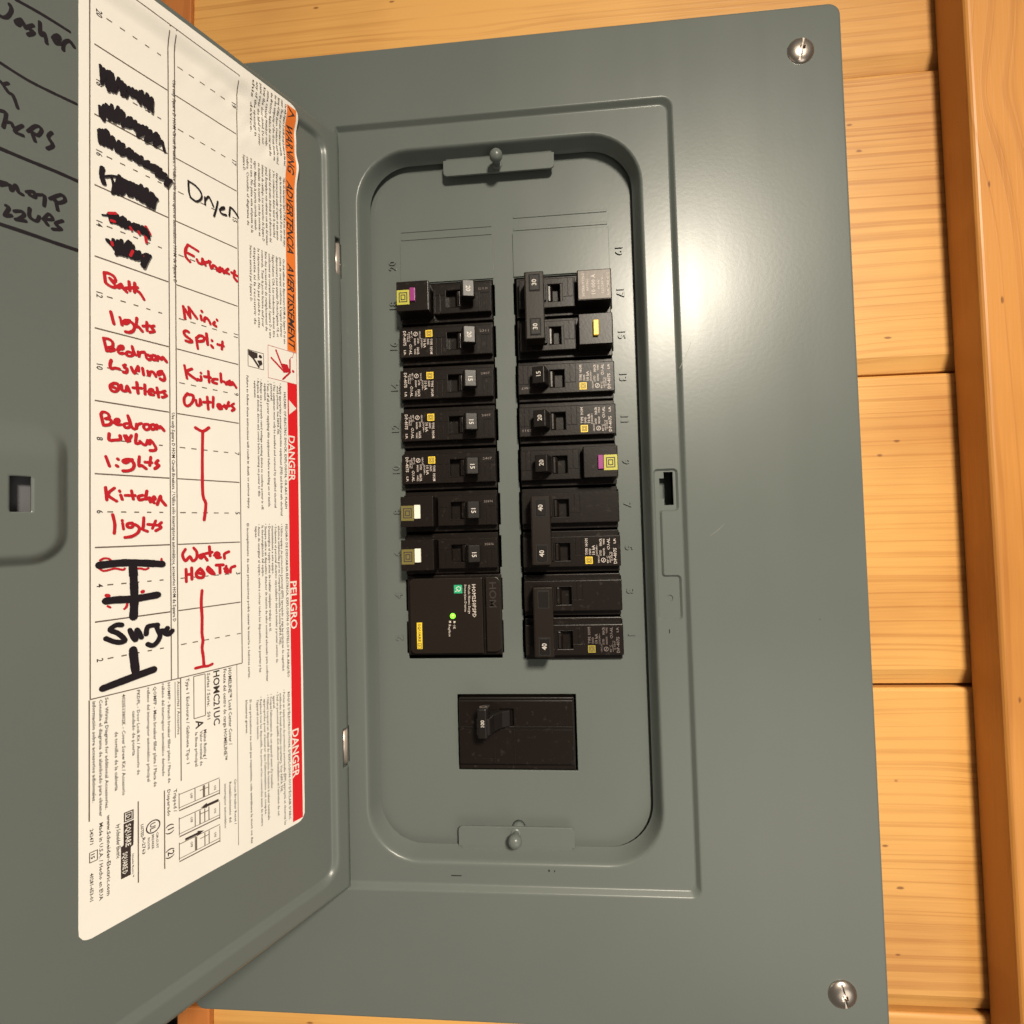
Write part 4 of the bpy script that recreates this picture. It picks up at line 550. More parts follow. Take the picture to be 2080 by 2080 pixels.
rl = lambda s0, s1, z0, z1, o0, o1: mb.add([P(s, z, o) for o in (o0, o1) for s, z in ((s0, z0), (s1, z0), (s1, z1), (s0, z1))], [(0, 1, 2, 3), (7, 6, 5, 4), (0, 4, 5, 1), (1, 5, 6, 2), (2, 6, 7, 3), (3, 7, 4, 0)])
rl(134, 145, 236, 257, -2.5, -1.0)
pp(mb, 'latch_slide', simple('grey_latch_plastic', (0.13, 0.13, 0.14), 0.5), par=door)
mb = MB(); rl(10, 186, 44, 452, -9.5, -9.0); pp(mb, 'door_back', M['paint'], par=door)
# ---- marker writing on the bare door
mb = MB()
for k, st in enumerate(door_W):
    pts = [(st[i], st[i + 1]) for i in range(1, len(st), 2)]
    ribbon(mb, pts, st[0], 0.65 + (k % 9) * 0.012, lambda s, z, h: P(s, z, doorh(s, z) + h))
pp(mb, 'marker_writing', M['ink'], par=door)
# ---- the printed label
def lift(s, z):
    h = 2.4 * sm(447, 456.5, z) if z > 447 else 0.0
    h += 2.5 * math.exp(-((z - 428.5) / 6.5) ** 2) * math.exp(-max(0, s - 27) / 11)
    h -= 0.5 * math.exp(-((z - 443) / 5) ** 2) * math.exp(-max(0, s - 27) / 16) * -0.4
    c = math.exp(-((z - 440) / 16) ** 2) * math.exp(-((s - 48) / 26) ** 2)
    h += c * (0.4 + 0.9 * noise.noise(Vector((s * .16 + z * .10, z * .05 - s * .03, 1.7))) + 0.9 * max(0, 1 - abs(s * .8 + z * .55 - 280) / 3.0) * .55)
    h += 0.10 * noise.noise(Vector((s * .05, z * .03, 9))) 
    return h + 0.68
def PL(s, z, h): return P(s, z, max(doorh(s, z) + 0.62, lift(s, z)) + h)
gs = [27.4 + (122 - 27.4) * (i / 70) ** 1.0 for i in range(71)]
gz = [78.9 + 3.1 * i for i in range(112)]; gz = [z for z in gz if z < 415] + [415 + 46.6 * i / 50 for i in range(51)]
out = rrect(27.4, 122, 78.9, 461.6, (4.2, 4.2, 4.2, 5.0), 5)
def clampc(s, z):
    for cx, cz, r, sx, sz in ((27.4, 78.9, 4.2, 1, 1), (122, 78.9, 4.2, -1, 1), (122, 461.6, 4.2, -1, -1), (27.4, 461.6, 5, 1, -1)):
        ax, az = cx + sx * r, cz + sz * r
        if (s - ax) * sx < 0 and (z - az) * sz < 0:
            d = math.hypot(s - ax, z - az)
            m = max(abs(s - ax), abs(z - az))
            if m > 1e-6: s, z = ax + (s - ax) * m / d, az + (z - az) * m / d
    return s, z
# make sure grid lines pass near the corners
gs = sorted(set([round(g, 3) for g in gs])); mb = MB()
for z in gz:
    for s in gs:
        s2, z2 = clampc(s, z); mb.v.append(PL(s2, z2, 0))
ns = len(gs)
for j in range(len(gz) - 1):
    for i in range(ns - 1): mb.f.append((j * ns + i, j * ns + i + 1, (j + 1) * ns + i + 1, (j + 1) * ns + i))
label = pp(mb, 'circuit_label', M['paper'], smooth=True)
so = label.modifiers.new('gauge', 'SOLIDIFY'); so.thickness = 0.10 * MM; so.offset = 0
es_ = label.modifiers.new('crisp_rim', 'EDGE_SPLIT'); es_.split_angle = math.radians(50)
def strip(mb, s0, s1, z0, z1, h, n=1, m=1):
    b = len(mb.v)
    for j in range(m + 1):
        for i in range(n + 1): mb.v.append(PL(s0 + (s1 - s0) * i / n, z0 + (z1 - z0) * j / m, h))
    for j in range(m):
        for i in range(n): a = b + j * (n + 1) + i; mb.f.append((a, a + 1, a + n + 2, a + n + 1))
mb = MB(); strip(mb, 28.6, 34.1, 326.6, 459.6, 0.12, 6, 160); pp(mb, 'warning_band', M['orange'], par=label)
mb = MB(); strip(mb, 28.6, 34.3, 80.6, 309.4, 0.12, 3, 30); pp(mb, 'danger_band', M['redband'], par=label)
rules = MB()
def vr(s, z0, z1, wd=.42): strip(rules, s - wd / 2, s + wd / 2, z0, z1, 0.12, 1, max(1, int(abs(z1 - z0) / 3)))
def hr(z, s0, s1, wd=.42): strip(rules, s0, s1, z - wd / 2, z + wd / 2, 0.125, max(1, int(abs(s1 - s0) / 3)), 1)
vr(118.5, 168, 456); vr(90.5, 168, 456); vr(87.9, 168, 456); vr(59.9, 168, 456)
hr(456, 59.9, 118.5); hr(168, 59.9, 118.5)
for k in range(9):
    z = 427.1 - 28.75 * k
    hr(z, 90.8, 117.0, .55); hr(z, 60.4, 87.6, .5)
for k in range(10):
    z = 441.0 - 28.75 * k
    for i in range(5):
        hr(z, 113.0 - 4.55 * i, 111.1 - 4.45 * i, .5); hr(z, 86.7 - 4.75 * i, 84.4 - 4.7 * i, .45)
vr(118.8, 78.9 + 43.5, 167.8); vr(86.9, 124, 168); vr(89.1, 143.1, 166.9, .25); vr(62.5, 84, 168, .25)
vr(102.9, 90.5, 122.7); vr(93.4, 90.6, 122.8)
for a, b_ in (((81.6, 167.2), (76.8, 148.7)),):
    vr(a[0], b_[1], a[1], .35); vr(b_[0], b_[1], a[1], .35); hr(a[1], b_[0], a[0], .35); hr(b_[1], b_[0], a[0], .35)
for s0, s1, z0, z1 in ((116.3, 118.7, 107, 110.7), (55.5, 47.4, 312.7, 321)):
    vr(s0, z0, z1, .3); vr(s1, z0, z1, .3); hr(z0, min(s0, s1), max(s0, s1), .3); hr(z1, min(s0, s1), max(s0, s1), .3)
# little drawings of the breaker reset steps
for k, (zt, zb) in enumerate(((119.2, 112.4), (108.9, 101.4), (98.3, 91.0))):
    vr(87.8, zb, zt, .3); vr(70.9, zb - 1.2, zt - 1.2, .3); hr(zt - .6, 70.9, 87.8, .3); hr(zb - .6, 70.9, 87.8, .5); hr(zb + .6, 70.9, 87.8, .25)
    o_ = (1.5, 0, -1.5)[k]
    vr(81.4, zb + .6, zt - .8, .35); vr(79.4 - o_, zb + .6, zt - 1, .5); vr(77.4, zb + .6, zt - 1, .4); vr(75.6, zb + .6, zt - 1, .4); hr(zt - 2.6, 75.6, 79.4, .3)
pp(rules, 'ruled_lines', M['rule'], par=label)
# texts
groups = {'t': MB(), 'g': MB(), 'k': MB(), 'w': MB()}
flat = lambda s, h, z: PL(s, z, h)
for (s, z0, z1, cap, txt, bold, col) in TX:
    if cap > 3: s += 0.1
    res = 2 if cap > 1.6 else 1
    tgt = MB() if col == 'w' else groups[col]
    put_text(tgt, txt, (s, 0.15, z0), (0, 0, -1), (-1, 0, 0), cap, length=abs(z1 - z0) , bold=bold, fn=flat, res=res)
    if col == 'w': pp(tgt, 'hazard_word', M['white'], par=label)
for k in range(10):
    put_text(groups['t'], str(20 - 2 * k), (116.4, 0.15, 441.0 - 28.75 * k), (0, 0, -1), (-1, 0, 0), 2.1, align='CENTER', fn=flat)
    if k != 3: put_text(groups['t'], str(19 - 2 * k), (62.4, 0.15, 441.0 - 28.75 * k), (0, 0, -1), (-1, 0, 0), 2.1, align='CENTER', fn=flat)
for s, z in ((78.2, 0),):
    for k, (zt, zb) in enumerate(((119.2, 112.4), (108.9, 101.4), (98.3, 91.0))):
        put_text(groups['t'], 'OFF', (83.4, .15, zt - 2), (0, 0, -1), (-1, 0, 0), 1.0, fn=flat, res=1); put_text(groups['t'], 'ON', (73.4, .15, zt - 3), (0, 0, -1), (-1, 0, 0), 1.0, fn=flat, res=1)
def poly(mb, pts, h=.15): mb.add([PL(s, z, h) for s, z in pts], [tuple(range(len(pts)))])
blk = groups['t']
poly(blk, [(107.8, 120.4), (104.5, 120.4), (104.5, 116.6), (107.8, 116.6)]); poly(blk, [(107.9, 116.2), (104.4, 116.2), (104.6, 106.5), (105.5, 106.0), (105.5, 95.2), (108.8, 95.2), (108.8, 107.6), (107.9, 108)])
poly(blk, [(71.4, 108.4), (71.4, 109.4), (76.5, 109.4), (76.5, 110.0), (79.0, 108.9), (76.5, 107.8), (76.5, 108.4)][::-1]); poly(blk, [(85.5, 98.0), (85.5, 99.0), (80.5, 99.0), (80.5, 99.6), (77.8, 98.5), (80.5, 97.4), (80.5, 98.0)])
wh = groups['w']
def ring(mb, s, z, r0, r1, h=.15, n=28):
    mb.add([PL(s + r * math.cos(2 * math.pi * k / n), z + r * math.sin(2 * math.pi * k / n), h) for r in (r0, r1) for k in range(n)], [(k, (k + 1) % n, n + (k + 1) % n, n + k) for k in range(n)])
def frame(mb, s0, s1, z0, z1, t, h):
    for a in ((s0, s1, z0, z0 + t), (s0, s1, z1 - t, z1), (s0, s0 + t, z0 + t, z1 - t), (s1 - t, s1, z0 + t, z1 - t)): poly(mb, [(a[0], a[2]), (a[1], a[2]), (a[1], a[3]), (a[0], a[3])], h)
fm = MB(); frame(fm, 104.9, 107.4, 117.0, 120.0, .25, .18); pp(fm, 'logo_frame', M['white'], par=label)
put_text(wh, 'D', (107.0, .18, 118.5), (0, 0, -1), (-1, 0, 0), 1.5, align='CENTER', bold=1, fn=flat, res=1)
put_text(wh, 'SQUARE', (107.2, .18, 115.4), (0, 0, -1), (-1, 0, 0), 1.9, length=8.6, bold=1, fn=flat, res=1)
put_text(wh, 'SQUARE D', (108.2, .18, 105.0), (0, 0, -1), (-1, 0, 0), 1.7, length=8.4, bold=1, fn=flat, res=1)
ring(blk, 97.6, 110.1, 2.2, 2.65); put_text(blk, 'UL', (98.7, .16, 110.1), (0, 0, -1), (-1, 0, 0), 2.0, align='CENTER', bold=1, fn=flat)
# alert triangles
for tri, mt in (([(33.4, 459.0), (29.4, 456.0), (33.4, 453.2)], M['print']), ([(33.6, 300.2), (29.2, 296.2), (33.6, 292.2)], M['white'])):
    mk = MB(); a_, b_, c_ = tri
    for i in range(8):
        t0, t1 = i / 8, (i + 1) / 8; L1 = lambda p, q, t: (p[0] + (q[0] - p[0]) * t, p[1] + (q[1] - p[1]) * t)
        poly(mk, [L1(a_, b_, t0), L1(a_, b_, t1), L1(c_, b_, t1), L1(c_, b_, t0)], .2)
    pp(mk, 'alert_triangle', mt, par=label)
mk = groups['t']; poly(mk, [(33.0, 296.5), (32.4, 296.5), (32.4, 295.9), (33.0, 295.9)], .2); poly(mk, [(31.9, 296.5), (30.4, 296.6), (30.4, 295.8), (31.9, 295.9)], .2)
pp(groups['t'], 'printed_text', M['print'], par=label); pp(groups['g'], 'fine_print', M['printg'], par=label); pp(groups['k'], 'warning_words', M['print'], par=label); pp(wh, 'logo_words', M['white'], par=label)
# pictograms
mb = MB(); rd = lambda s, z, h: PL(s, z, h)
for pts, wdt in (([(40.6, 324.8), (37.1, 316.8)], 1.1), ([(43.2, 320.1), (36.4, 314.8)], 1.1), ([(32.7, 321.8), (32.7, 315.4)], 1.0), ([(32.6, 315.1), (36.8, 310.5)], 1.0), ([(30.4, 326.4), (31.1, 323.6), (31.9, 323.4), (32.7, 321.8)], .25)): ribbon(mb, pts, wdt, .16, rd)
ribbon(mb, [(30.8, 316.0), (30.9, 316.1)], 1.6, .16, rd); poly(mb, [(37.6, 318.6), (34.1, 318.9), (32.4, 315.1), (36.6, 313.9)], .15)
for a in (((45.0, 326.3), (28.7, 326.3)), ((28.7, 326.3), (28.7, 309.4)), ((28.7, 309.4), (45, 309.4)), ((45, 309.4), (45, 326.3))): ribbon(mb, a, .22, .15, rd)
pp(mb, 'shock_pictogram', M['red'], par=label)
mb = MB(); poly(mb, [(55.3, 320.8), (50.6, 320.4), (50.6, 318.0), (53.4, 317.0), (55.3, 318.4)], .15); ribbon(mb, [(49.1, 319.0), (49.2, 319.1)], 2.0, .16, rd); ribbon(mb, [(53.2, 317.7), (50.0, 313.6)], 1.1, .17, rd); poly(mb, [(50.8, 316.6), (48.5, 317.3), (48.0, 315.4), (49.6, 314.0)], .16)
pp(mb, 'manual_pictogram', M['print'], par=label)
for nm_, data, mat, h0 in (('red_handwriting', red_W, 'red', .20), ('black_handwriting', ink_W, 'ink', .38), ('red_scribble_marks', redtop_W, 'red', .62)):
    mb = MB()
    for k, st in enumerate(data):
        ribbon(mb, [(st[i], st[i + 1]) for i in range(1, len(st), 2)], st[0] * .96, h0 + (k % 9) * .012, rd)
    pp(mb, nm_, M[mat], par=label)

# ================================================================== circuit breakers
# local frame: x from the outer (label) end to the lever end, y into the wall (0 = dead front), z across; z of the text runs downwards
DN, RT = (0, 0, -1), (1, 0, 0)
def logo(par, a0, a1, b0, b1, y, mat, line=None, name='maker_logo'):
    mb = MB(); mb.box(a0, a1, y - .12, y, b0, b1); o = mb.build(name, mat, par)
    mb = MB(); w = a1 - a0; t = w * .075
    def fr_(i):
        x0, x1, z0, z1 = a0 + w * i, a1 - w * i, b0 + (b1 - b0) * i, b1 - (b1 - b0) * i
        for q in ((x0, x1, z0, z0 + t), (x0, x1, z1 - t, z1), (x0, x0 + t, z0 + t, z1 - t), (x1 - t, x1, z0 + t, z1 - t)): mb.box(q[0], q[1], y - .16, y - .125, q[2], q[3])
    fr_(.16); fr_(.31)
    mb.build(name + '_lines', line or M['print'], o)
    return o
def rating_print(par, y, mat, mlogo):
    mb = MB(); k = lambda t, a, b0, b1, cap, bold=0: put_text(mb, t, (a, y - .06, b0), DN, RT, cap, length=abs(b1 - b0), bold=bold, res=1)
    k('TYPE', 18.9, 2.1, -1.8, 1.5, 1); k('HOM', 18.9, -2.9, -7.3, 1.6, 1); k('SWD', 17.1, 2.1, -1.6, 1.2, 1); k('10 kA', 14.9, 2.0, -3.4, 1.7, 1); k('120/240~', 13.4, 2.4, -3.6, 1.0)
    k('CIRCUIT', 12.4, 7.0, 2.2, .9); k('LISTED', 11.2, 2.8, -.6, 1.1); k('BREAKER', 9.3, 2.6, -1.6, 1.0); k('HACR', 10.8, -2.9, -7.2, 1.5, 1); k('WIRE', 9.2, -3.6, -7.0, 1.0)
    k('40°C', 7.2, 7.2, 3.0, 1.1); k('60/75°C', 5.9, 6.8, .6, .9); k('CU-AL', 6.3, -.6, -7.2, 1.6, 1); k('E-9443', 4.9, 5.6, .8, .8); k('DP-4075', 2.6, 7.4, -1.6, 1.8, 1); k('LR', 2.9, -4.2, -7.2, 1.3, 1)
    n = 20
    for r0, r1 in ((1.0, 1.35),): mb.add([(10.2 + r * math.cos(2 * math.pi * i / n), y - .06, 5.3 + r * math.sin(2 * math.pi * i / n)) for r in (r0, r1) for i in range(n)], [(i, (i + 1) % n, n + (i + 1) % n, n + i) for i in range(n)])
    mb.add([(9.6, y - .06, 4.6), (9.9, y - .06, 4.4), (10.8, y - .06, 6.0), (10.5, y - .06, 6.2)], [(0, 1, 2, 3)])
    o = mb.build('rating_print', mat, par)
    logo(par, 16.3, 20.5, 3.1, 7.3, y, mlogo)
    return o
BK = M['black']
def body(par, b0=-12.1, b1=12.1, zc=0):
    mb = MB().box(.4, 56.4, -2.2, 40, zc + b0, zc + b1); return mb.build('body', BK, par, bevel=.5)
def face(par, zc=0, a0=0.2, slot=(29.2, 37.6), y=-7.0, a1=56.3):
    mb = MB().plate([a0, slot[0], slot[1], a1], [zc - 8.8, zc - 4.9, zc + 5.1, zc + 8.8], lambda a, b: slot[0] < a < slot[1] and zc - 4.9 < b < zc + 5.1, y, -2.3).clean()
    o = mb.build('face', BK, par, bevel=.45)
    # moulded ridges and pads on the face
    mb = MB()
    for q in ((22.4, 22.75, -8.2, 2.4), (25.6, 25.9, -8.2, 2.4), (22.4, 28.9, 2.4, 2.7), (50.2, 50.5, -8.0, 2.6), (53.0, 53.3, -8.0, 2.6), (50.2, 55.6, 2.6, 2.9), (28.7, 29.0, -5.2, 5.4), (28.7, 38.0, -5.5, -5.2)):
        mb.box(q[0], q[1], y - .22, y + .05, zc + q[2], zc + q[3])
    mb.build('moulded_ridge', BK, par, bevel=.1)
    return o
def root_piece(par, zc=0, a=34.6):
    mb = MB().prism_z([(a, -4.6), (a + 1.2, -6.3), (a + 2.9, -6.6), (a + 2.9, 6), (a, 6)], zc - 4.7, zc + 4.9); mb.build('lever_root', BK, par, bevel=.4)
    mb = MB().box(29.0, 37.8, 4.6, 6.5, zc - 5.2, zc + 5.4); mb.build('slot_floor', M['void'], par)
def lever(par, txt, zc=0, mat=None, da=0.0, dz=0.0, h=9.8):
    g = [(37.7, -3), (38.4, -9.5), (40.0, -15.6), (40.9, -16.8), (47.1, -15.4), (47.8, -14.7), (47.3, -12.0), (44.2, -8.2), (42.8, -3)]
    mb = MB().prism_z([(a + da, y) for a, y in g], zc + dz - h / 2, zc + dz + h / 2); o = mb.build('lever', mat or M['lever'], par, bevel=.45)
    if txt:
        mb = MB(); 
        fn = lambda x, y, z: (x, -16.82 + (x - 40.9 - da) * 1.4 / 6.2 - .05, z)
        put_text(mb, txt, (42.9 + da, 0, zc + dz - .3), DN, RT, 2.6, align='CENTER', bold=1, fn=fn); mb.build('amp_rating', M['amp'], o)
    return o
def date_code(par, t, zc=0, mat=None):
    mb = MB(); put_text(mb, t, (50.0, -7.06, zc + 4.4), (-1, 0, 0), (0, 0, -1), 1.3, length=5.2, res=1)
    mb = MB(); put_text(mb, t, (49.0, -7.06, zc + 4.4), (1, 0, 0), (0, 0, 1), 1.4, length=5.4, res=1); mb.build('date_code', mat or M['dimpad'], par)
def place(side, k): return ((33.3, DY, ZR(k) - .7), 0.0) if side == 'L' else ((160.9, DY, ZR(k) - .9), math.pi)
def root_at(name, side, k, label_, group=None, cat='circuit breaker'):
    loc, rot = place(side, k); o = empty(name, loc); o.rotation_euler = (0, rot, 0); return tag(o, label_, cat, group)
def copy_tree(o, par=None):
    c = o.copy(); COL.objects.link(c)
    if par: c.parent = par
    for ch in list(o.children): copy_tree(ch, c)
    return c
def set_at(o, side, k, label_):
    loc, rot = place(side, k); o.location = (Vector(loc) + Vector((random.uniform(-.25, .25), random.uniform(-.2, .5), random.uniform(-.3, .3)))) * MM; o.rotation_euler = (random.uniform(-.008, .008), rot + random.uniform(-.006, .006), 0); o['label'] = label_; return o
GS = 'single-pole breakers with printed rating'
def make_std(amp, side, k, label_, extra='2407'):
    r = root_at('circuit_breaker', side, k, label_, GS); body(r); face(r); root_piece(r); lever(r, amp); rating_print(r, -7.0, M['pad'], M['yellow']); date_code(r, extra)
    mb = MB(); put_text(mb, 'ON', (24.0, -7.1, 7.4), DN, RT, .1, res=1); return r
b15 = make_std('15', 'L', 4, '15 amp black breaker in the left column, directly above the upper white-button breaker')
for k, lb in ((5, '15 amp black breaker beside embossed number 12, second up from the left white-button pair'), (6, '15 amp black breaker beside embossed number 14, just below the left 20 amp rating-print breaker')):
    set_at(copy_tree(b15), 'L', k, lb)
set_at(copy_tree(b15), 'R', 6, '15 amp black breaker in the right column, just under the yellow-button double breaker')
b20 = make_std('20', 'L', 7, '20 amp breaker with printed rating in the left column under the magenta-button breaker', '2311')
set_at(copy_tree(b20), 'R', 5, '20 amp breaker with printed rating in the right column, above the lime-logo breaker')
# breakers with a raised module at the outer end
def module(par, zc=0, y=-14.0, a0=.9, a1=20.3):
    mb = MB().prism_z([(a0, -2.4), (a0, y + .4), (a0 + .4, y), (a1 - .2, y), (a1, y + .5), (a1, -2.4)], zc - 8.9, zc + 8.8); return mb.build('raised_module', BK, par, bevel=.4)
def make_mod(amp, side, k, label_, mlogo, mbut, bw, bz, lz, name, dz=0.0, code='35876'):
    r = root_at('circuit_breaker', side, k, label_); body(r); face(r, a0=21.3); root_piece(r); lever(r, amp, dz=dz); module(r)
    logo(r, 1.3, 8.8, lz - 4.3, lz + 4.4, -14.0, mlogo, name='maker_logo')
    if bw: mb = MB().box(9.2, 9.2 + bw, -15.2, -13.5, bz - 4.1, bz + 3.9)
    o = mb.build('test_button', mbut, r, bevel=.35)
    if code: date_code(r, code)
    return r
m8 = make_mod('15', 'L', 3, 'upper of the two left breakers with an olive logo and white test button', M['olive'], M['button'], 3.6, -.1, -.9, 'white')
set_at(copy_tree(m8), 'L', 2, 'lower of the two left breakers with white test button, right above the surge protector')
m18 = make_mod('20', 'L', 8, 'topmost left breaker with lime square logo and magenta test button, 20 amp', M['lime'], M['magenta'], 3.2, .6, -.7, 'mag', dz=1.6, code='12 11 03')
for q in ((25.2, 25.5), (48.7, 49.6)):
    mb = MB().box(q[0], q[1], -7.3, -6.9, -8.3, 3.6); mb.build('moulded_bar', M['lever'], m18, bevel=.1)
m9 = make_mod('20', 'R', 4, '20 amp right breaker with lime square logo at the outer edge and magenta button', M['lime'], M['magenta'], 3.0, .4, .6, 'mag', code=None)
# double-pole breakers; local z runs downwards in the picture on this side
def tie_bar(par, txts, z0, z1, y=-20.0, a0=39.6, a1=50.8):
    mb = MB().prism_z([(a0 + .8, -9), (a0, y + 4), (a0 + .3, y), (a1 - .4, y), (a1, y + .6), (a1, -9)], z0, z1); o = mb.build('handle_tie', M['brown'], par, bevel=.5)
    for zc, t in txts:
        mb = MB(); 
        for q in ((41.9, 42.4, zc - 5.0, zc + 5.0), (47.8, 48.3, zc - 5.0, zc + 5.0), (42.4, 47.8, zc - 5.0, zc - 4.5), (42.4, 47.8, zc + 4.5, zc + 5.0)): mb.box(q[0], q[1], y - .12, y - .01, q[2], q[3])
        mb.build('lever_outline', M['void'], o)
        mb = MB().box(42.5, 47.7, y - .45, y - .02, zc - 4.4, zc + 4.4); c = mb.build('lever_cap', M['lever'], par, bevel=.2)
        if t: mb = MB(); put_text(mb, t, (44.0, y - .5, zc), DN, RT, 2.7, align='CENTER', bold=1); mb.build('amp_rating', M['amp'], c)
def make_double(k, label_, amps, pad, mlog, both=False):
    r = root_at('double_breaker', 'R', k, label_, 'double-pole breakers with tied handles')
    for zc in (0, -25.4):
        body(r, zc=zc); face(r, zc=zc); root_piece(r, zc=zc)
        mb = MB().prism_z([(37.7, -3), (39, -9), (44.5, -9), (43.0, -3)], zc - 4.8, zc + 4.8); mb.build('lever_stem', M['lever'], r)
    tie_bar(r, amps, -25.4 - 6.6, 6.6)
    rating_print(r, -7.0, pad, mlog)
    return r
make_double(2, '40 amp double breaker, the one with two white 40 numbers on its tied handle', ((0, '40'), (-25.4, '40')), M['pad'], M['yellow'])
make_double(0, 'lowest right double breaker with one visible 40 and a worn dim rating print', ((.5, '40'), (-25.4, '')), M['dimpad'], M['dimyellow'])
r = root_at('double_breaker', 'R', 7, '30 amp double breaker with yellow test button and taupe rating plate, topmost on the right')
for zc in (0, -25.4):
    body(r, zc=zc); face(r, zc=zc, a0=21.6, slot=(30.6, 37.2), a1=54.6); root_piece(r, zc=zc)
    mb = MB().prism_z([(37.7, -3), (39, -9), (44.5, -9), (43.0, -3)], zc - 4.8, zc + 4.8); mb.build('lever_stem', M['lever'], r)
tie_bar(r, ((-.6, '30'), (-25.4 - .4, '30')), -25.4 - 7.0, 6.2)
module(r, zc=0, a0=1.2, a1=20.6); module(r, zc=-25.4, a0=1.2, a1=20.6)
mb = MB().box(1.7, 20.2, -14.35, -14.02, -25.4 - 8.4, -25.4 + 8.3); pl_ = mb.build('rating_plate', M['silverpad'], r, bevel=.15)
mb = MB(); k = lambda t, a, b0, b1, cap, bold=0: put_text(mb, t, (a, -14.42, -25.4 + b0), DN, RT, cap, length=abs(b1 - b0), bold=bold, res=1)
k('INTERRUPTING', 16.6, 6.6, -6.6, 1.5); k('RATING', 14.3, 3.4, -3.4, 1.4); k('10 000 A', 10.4, 5.6, -6.0, 2.5, 1); k('60 Hz', 8.1, 3, -2.6, 1.3); k('120/240 V~', 5.9, 5.2, -5.2, 1.3); k('A.I.R. MAX 40°C', 2.7, 7, -6.6, 1.3)
mb.build('rating_plate_text', M['pad'], pl_)
mb = MB().box(9.4, 12.4, -15.9, -13.6, -4.5, 4.4); mb.build('test_button', M['ybutton'], r, bevel=.35)
# main breaker
mr = empty('main_breaker', (97.6, DY, 108.4)); tag(mr, 'large 100 amp main breaker alone in the opening below the branch breakers', 'main breaker')
mb = MB().box(-34.0, 34.0, -2.0, 40, -20.6, 21.0); mb.build('body', BK, mr, bevel=.5)
mb = MB().plate([-33.4, -9.4, -1.4, 33.2], [-16.4, 5.6, 15.4, 20.4], lambda a, b: -9.4 < a < -1.4 and 5.6 < b < 15.4, -5.4, -2.05).clean(); mb.build('face', BK, mr, bevel=.45)
mb = MB()
for q in ((-33.4, -9.8, 4.9, 5.5), (-1.0, 33.3, 4.9, 5.5), (-33.4, 33.3, 3.4, 3.65), (-1.2, -.9, -15.8, 3.4), (-12.9, -12.6, -15.8, 3.2), (-20, -12, -13.2, -12.9)): mb.box(q[0], q[1], -5.75, -5.35, q[2], q[3])
mb.build('moulded_ridge', M['lever'], mr, bevel=.1)
mb = MB().box(-9.6, -1.2, 2.6, 4.6, 5.3, 15.6); mb.build('slot_floor', M['void'], mr)
mb = MB(); put_text(mb, 'OFF', (-3.2, -5.46, -4.5), (0, 0, 1), (-1, 0, 0), 3.0, align='CENTER', res=1); mb.build('moulded_word', M['lever'], mr)
g = [(-2.6, 2), (-3.2, -6.6), (-7.6, -9), (-11.6, -14.5), (-13.2, -19.6), (-14.2, -20.4), (-20.2, -20.2), (-21.0, -19.2), (-19.6, -13.2), (-14.6, -7.0), (-9.0, -4.8), (-9.0, 2)]
mb = MB().prism_z(g, 5.8, 15.2)
lv = mb.build('lever', M['lever'], mr, bevel=.6)
mb = MB().prism_z([(-14.4, -19), (-15.2, -20.9), (-19.8, -20.8), (-20.6, -19.4), (-18, -13), (-13.6, -13)], 4.2, 20.8); mb.build('lever_cap', M['lever'], lv, bevel=.9)
mb = MB(); n = 16
mb.add([(-17.2 + r_ * math.cos(2 * math.pi * i / n) * 1.25, -17.4 + r_ * math.sin(2 * math.pi * i / n), 20.86) for r_ in (.9, 1.9) for i in range(n)], [(i, (i + 1) % n, n + (i + 1) % n, n + i) for i in range(n)]); mb.build('lever_eyelet', M['dimpad'], lv)
mb = MB(); put_text(mb, '100', (-16.4, -21.0, 12.6), (0, 0, 1), (-1, 0, 0), 2.1, align='CENTER', bold=1); mb.build('amp_rating', M['amp'], lv)
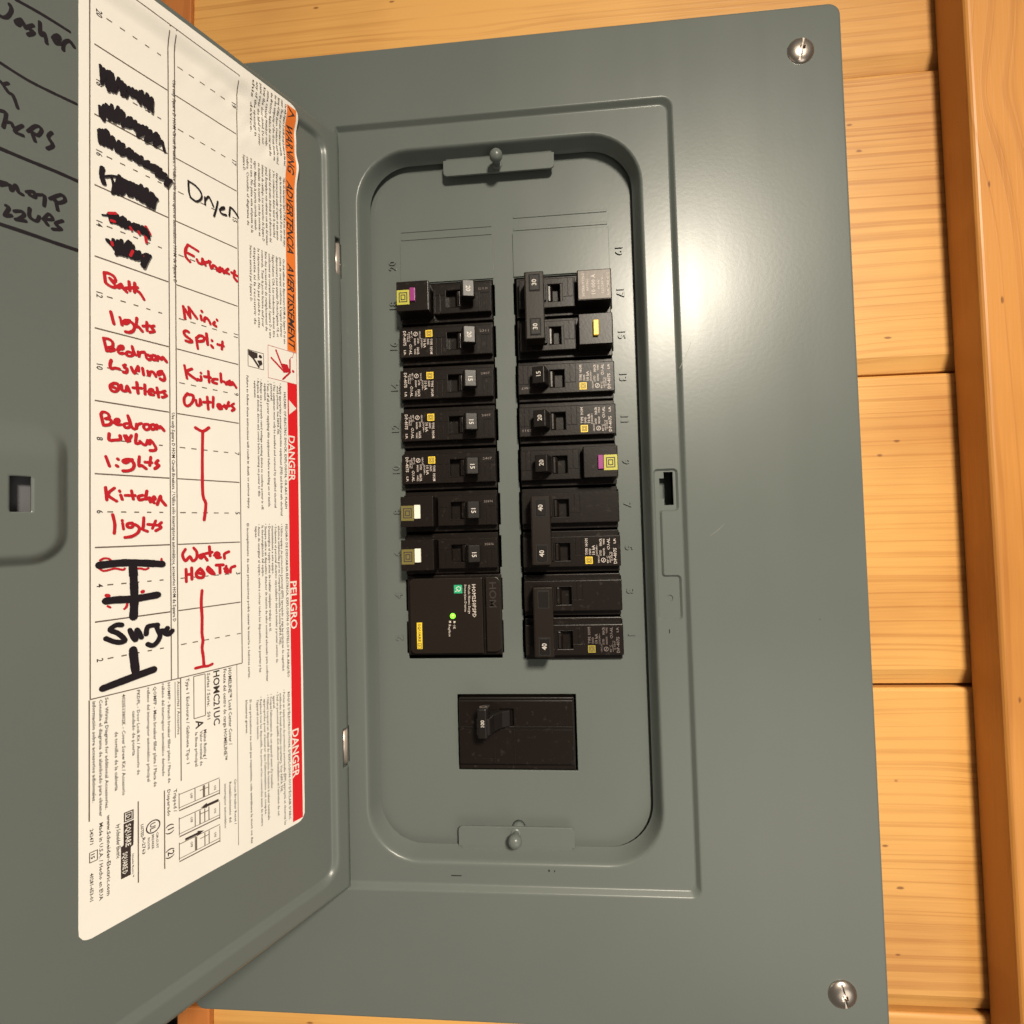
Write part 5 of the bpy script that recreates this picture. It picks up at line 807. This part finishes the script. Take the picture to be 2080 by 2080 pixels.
# surge protector
sr = empty('surge_protector', (36.4, DY, 178.0)); tag(sr, 'square black surge protector with green light and yellow maker strip, lowest in the left column', 'surge protector')
mb = MB().box(-2.4, 54.4, -2.4, 40, -23.6, 24.2); mb.build('body', BK, sr, bevel=.8)
mb = MB().prism_y(rrect(.4, 43.6, -21.4, 22.6, (2.8, .6, .6, 2.8), 6), -7.1, -2.45); mb.build('face', M['brown'], sr, bevel=.4)
mb = MB().prism_y(rrect(45.4, 54.0, -21.0, 22.8, (.6, 3.6, 3.6, .6), 6), -5.6, -2.45); mb.build('side_step', M['brown'], sr, bevel=.4)
mb = MB(); Y_ = -7.16; k = lambda t, a, b0, b1, cap, bold=0: put_text(mb, t, (a, Y_, b0), DN, RT, cap, length=abs(b1 - b0), bold=bold, res=1)
k('HOM250PSPD', 37.6, 18.7, -.6, 2.2, 1); k('Whole Home Surge', 35.2, 18.5, 1.6, 1.4); k('Protection Device', 32.9, 18.5, 2.8, 1.4); k('OK', 25.9, -4.6, -7.2, 1.5); k('Replace', 23.2, -4.6, -11.6, 1.4)
for a, b in ((26.2, -3.1), (23.6, -3.0)): mb.box(a, a + 1.1, Y_ - .02, Y_ + .04, b - .6, b + .6)
mb.build('product_print', M['pad'], sr)
mb = MB().box(26.9, 31.8, -7.25, -7.12, 13.6, 18.5); gb = mb.build('green_badge', M['green'], sr)
mb = MB(); 
def rib3(mb, pts, w, y): ribbon(mb, pts, w, 0, lambda a, b, h: (a, y - h * .02, b))
rib3(mb, [(27.6, 14.6), (29.2, 15.6), (28.2, 16.4), (29.6, 17.6), (31.0, 16.4), (29.8, 14.8), (29.0, 15.4)], .35, -7.30); mb.build('badge_mark', M['white'], gb)
mb = MB().lathe_y(25.8, .4, [(0.1, -8.4), (.9, -8.2), (1.45, -7.7), (1.65, -7.12)], 20); mb.build('indicator_light', M['led'], sr, smooth=True)
mb = MB().box(4.2, 7.4, -7.25, -7.12, -18.6, -3.2); ys = mb.build('maker_strip', M['yellow'], sr)
mb = MB(); put_text(mb, 'SQUARE', (5.0, -7.3, -3.9), DN, RT, 1.6, length=10.6, bold=1, res=1)
for q in ((4.6, 7.0, -15.6, -15.35), (4.6, 7.0, -18.2, -17.95), (4.6, 4.85, -17.95, -15.6), (6.75, 7.0, -17.95, -15.6)): mb.box(q[0], q[1], -7.32, -7.26, q[2], q[3])
put_text(mb, 'D', (5.2, -7.3, -16.8), DN, RT, 1.2, align='CENTER', bold=1, res=1); mb.build('maker_name', M['print'], ys)
mb = MB(); put_text(mb, 'HOM', (47.6, -5.7, 19.6), DN, RT, 4.2, length=14.8, res=2); mb.build('moulded_word', M['moulded'], sr)
bpy.context.view_layer.update()
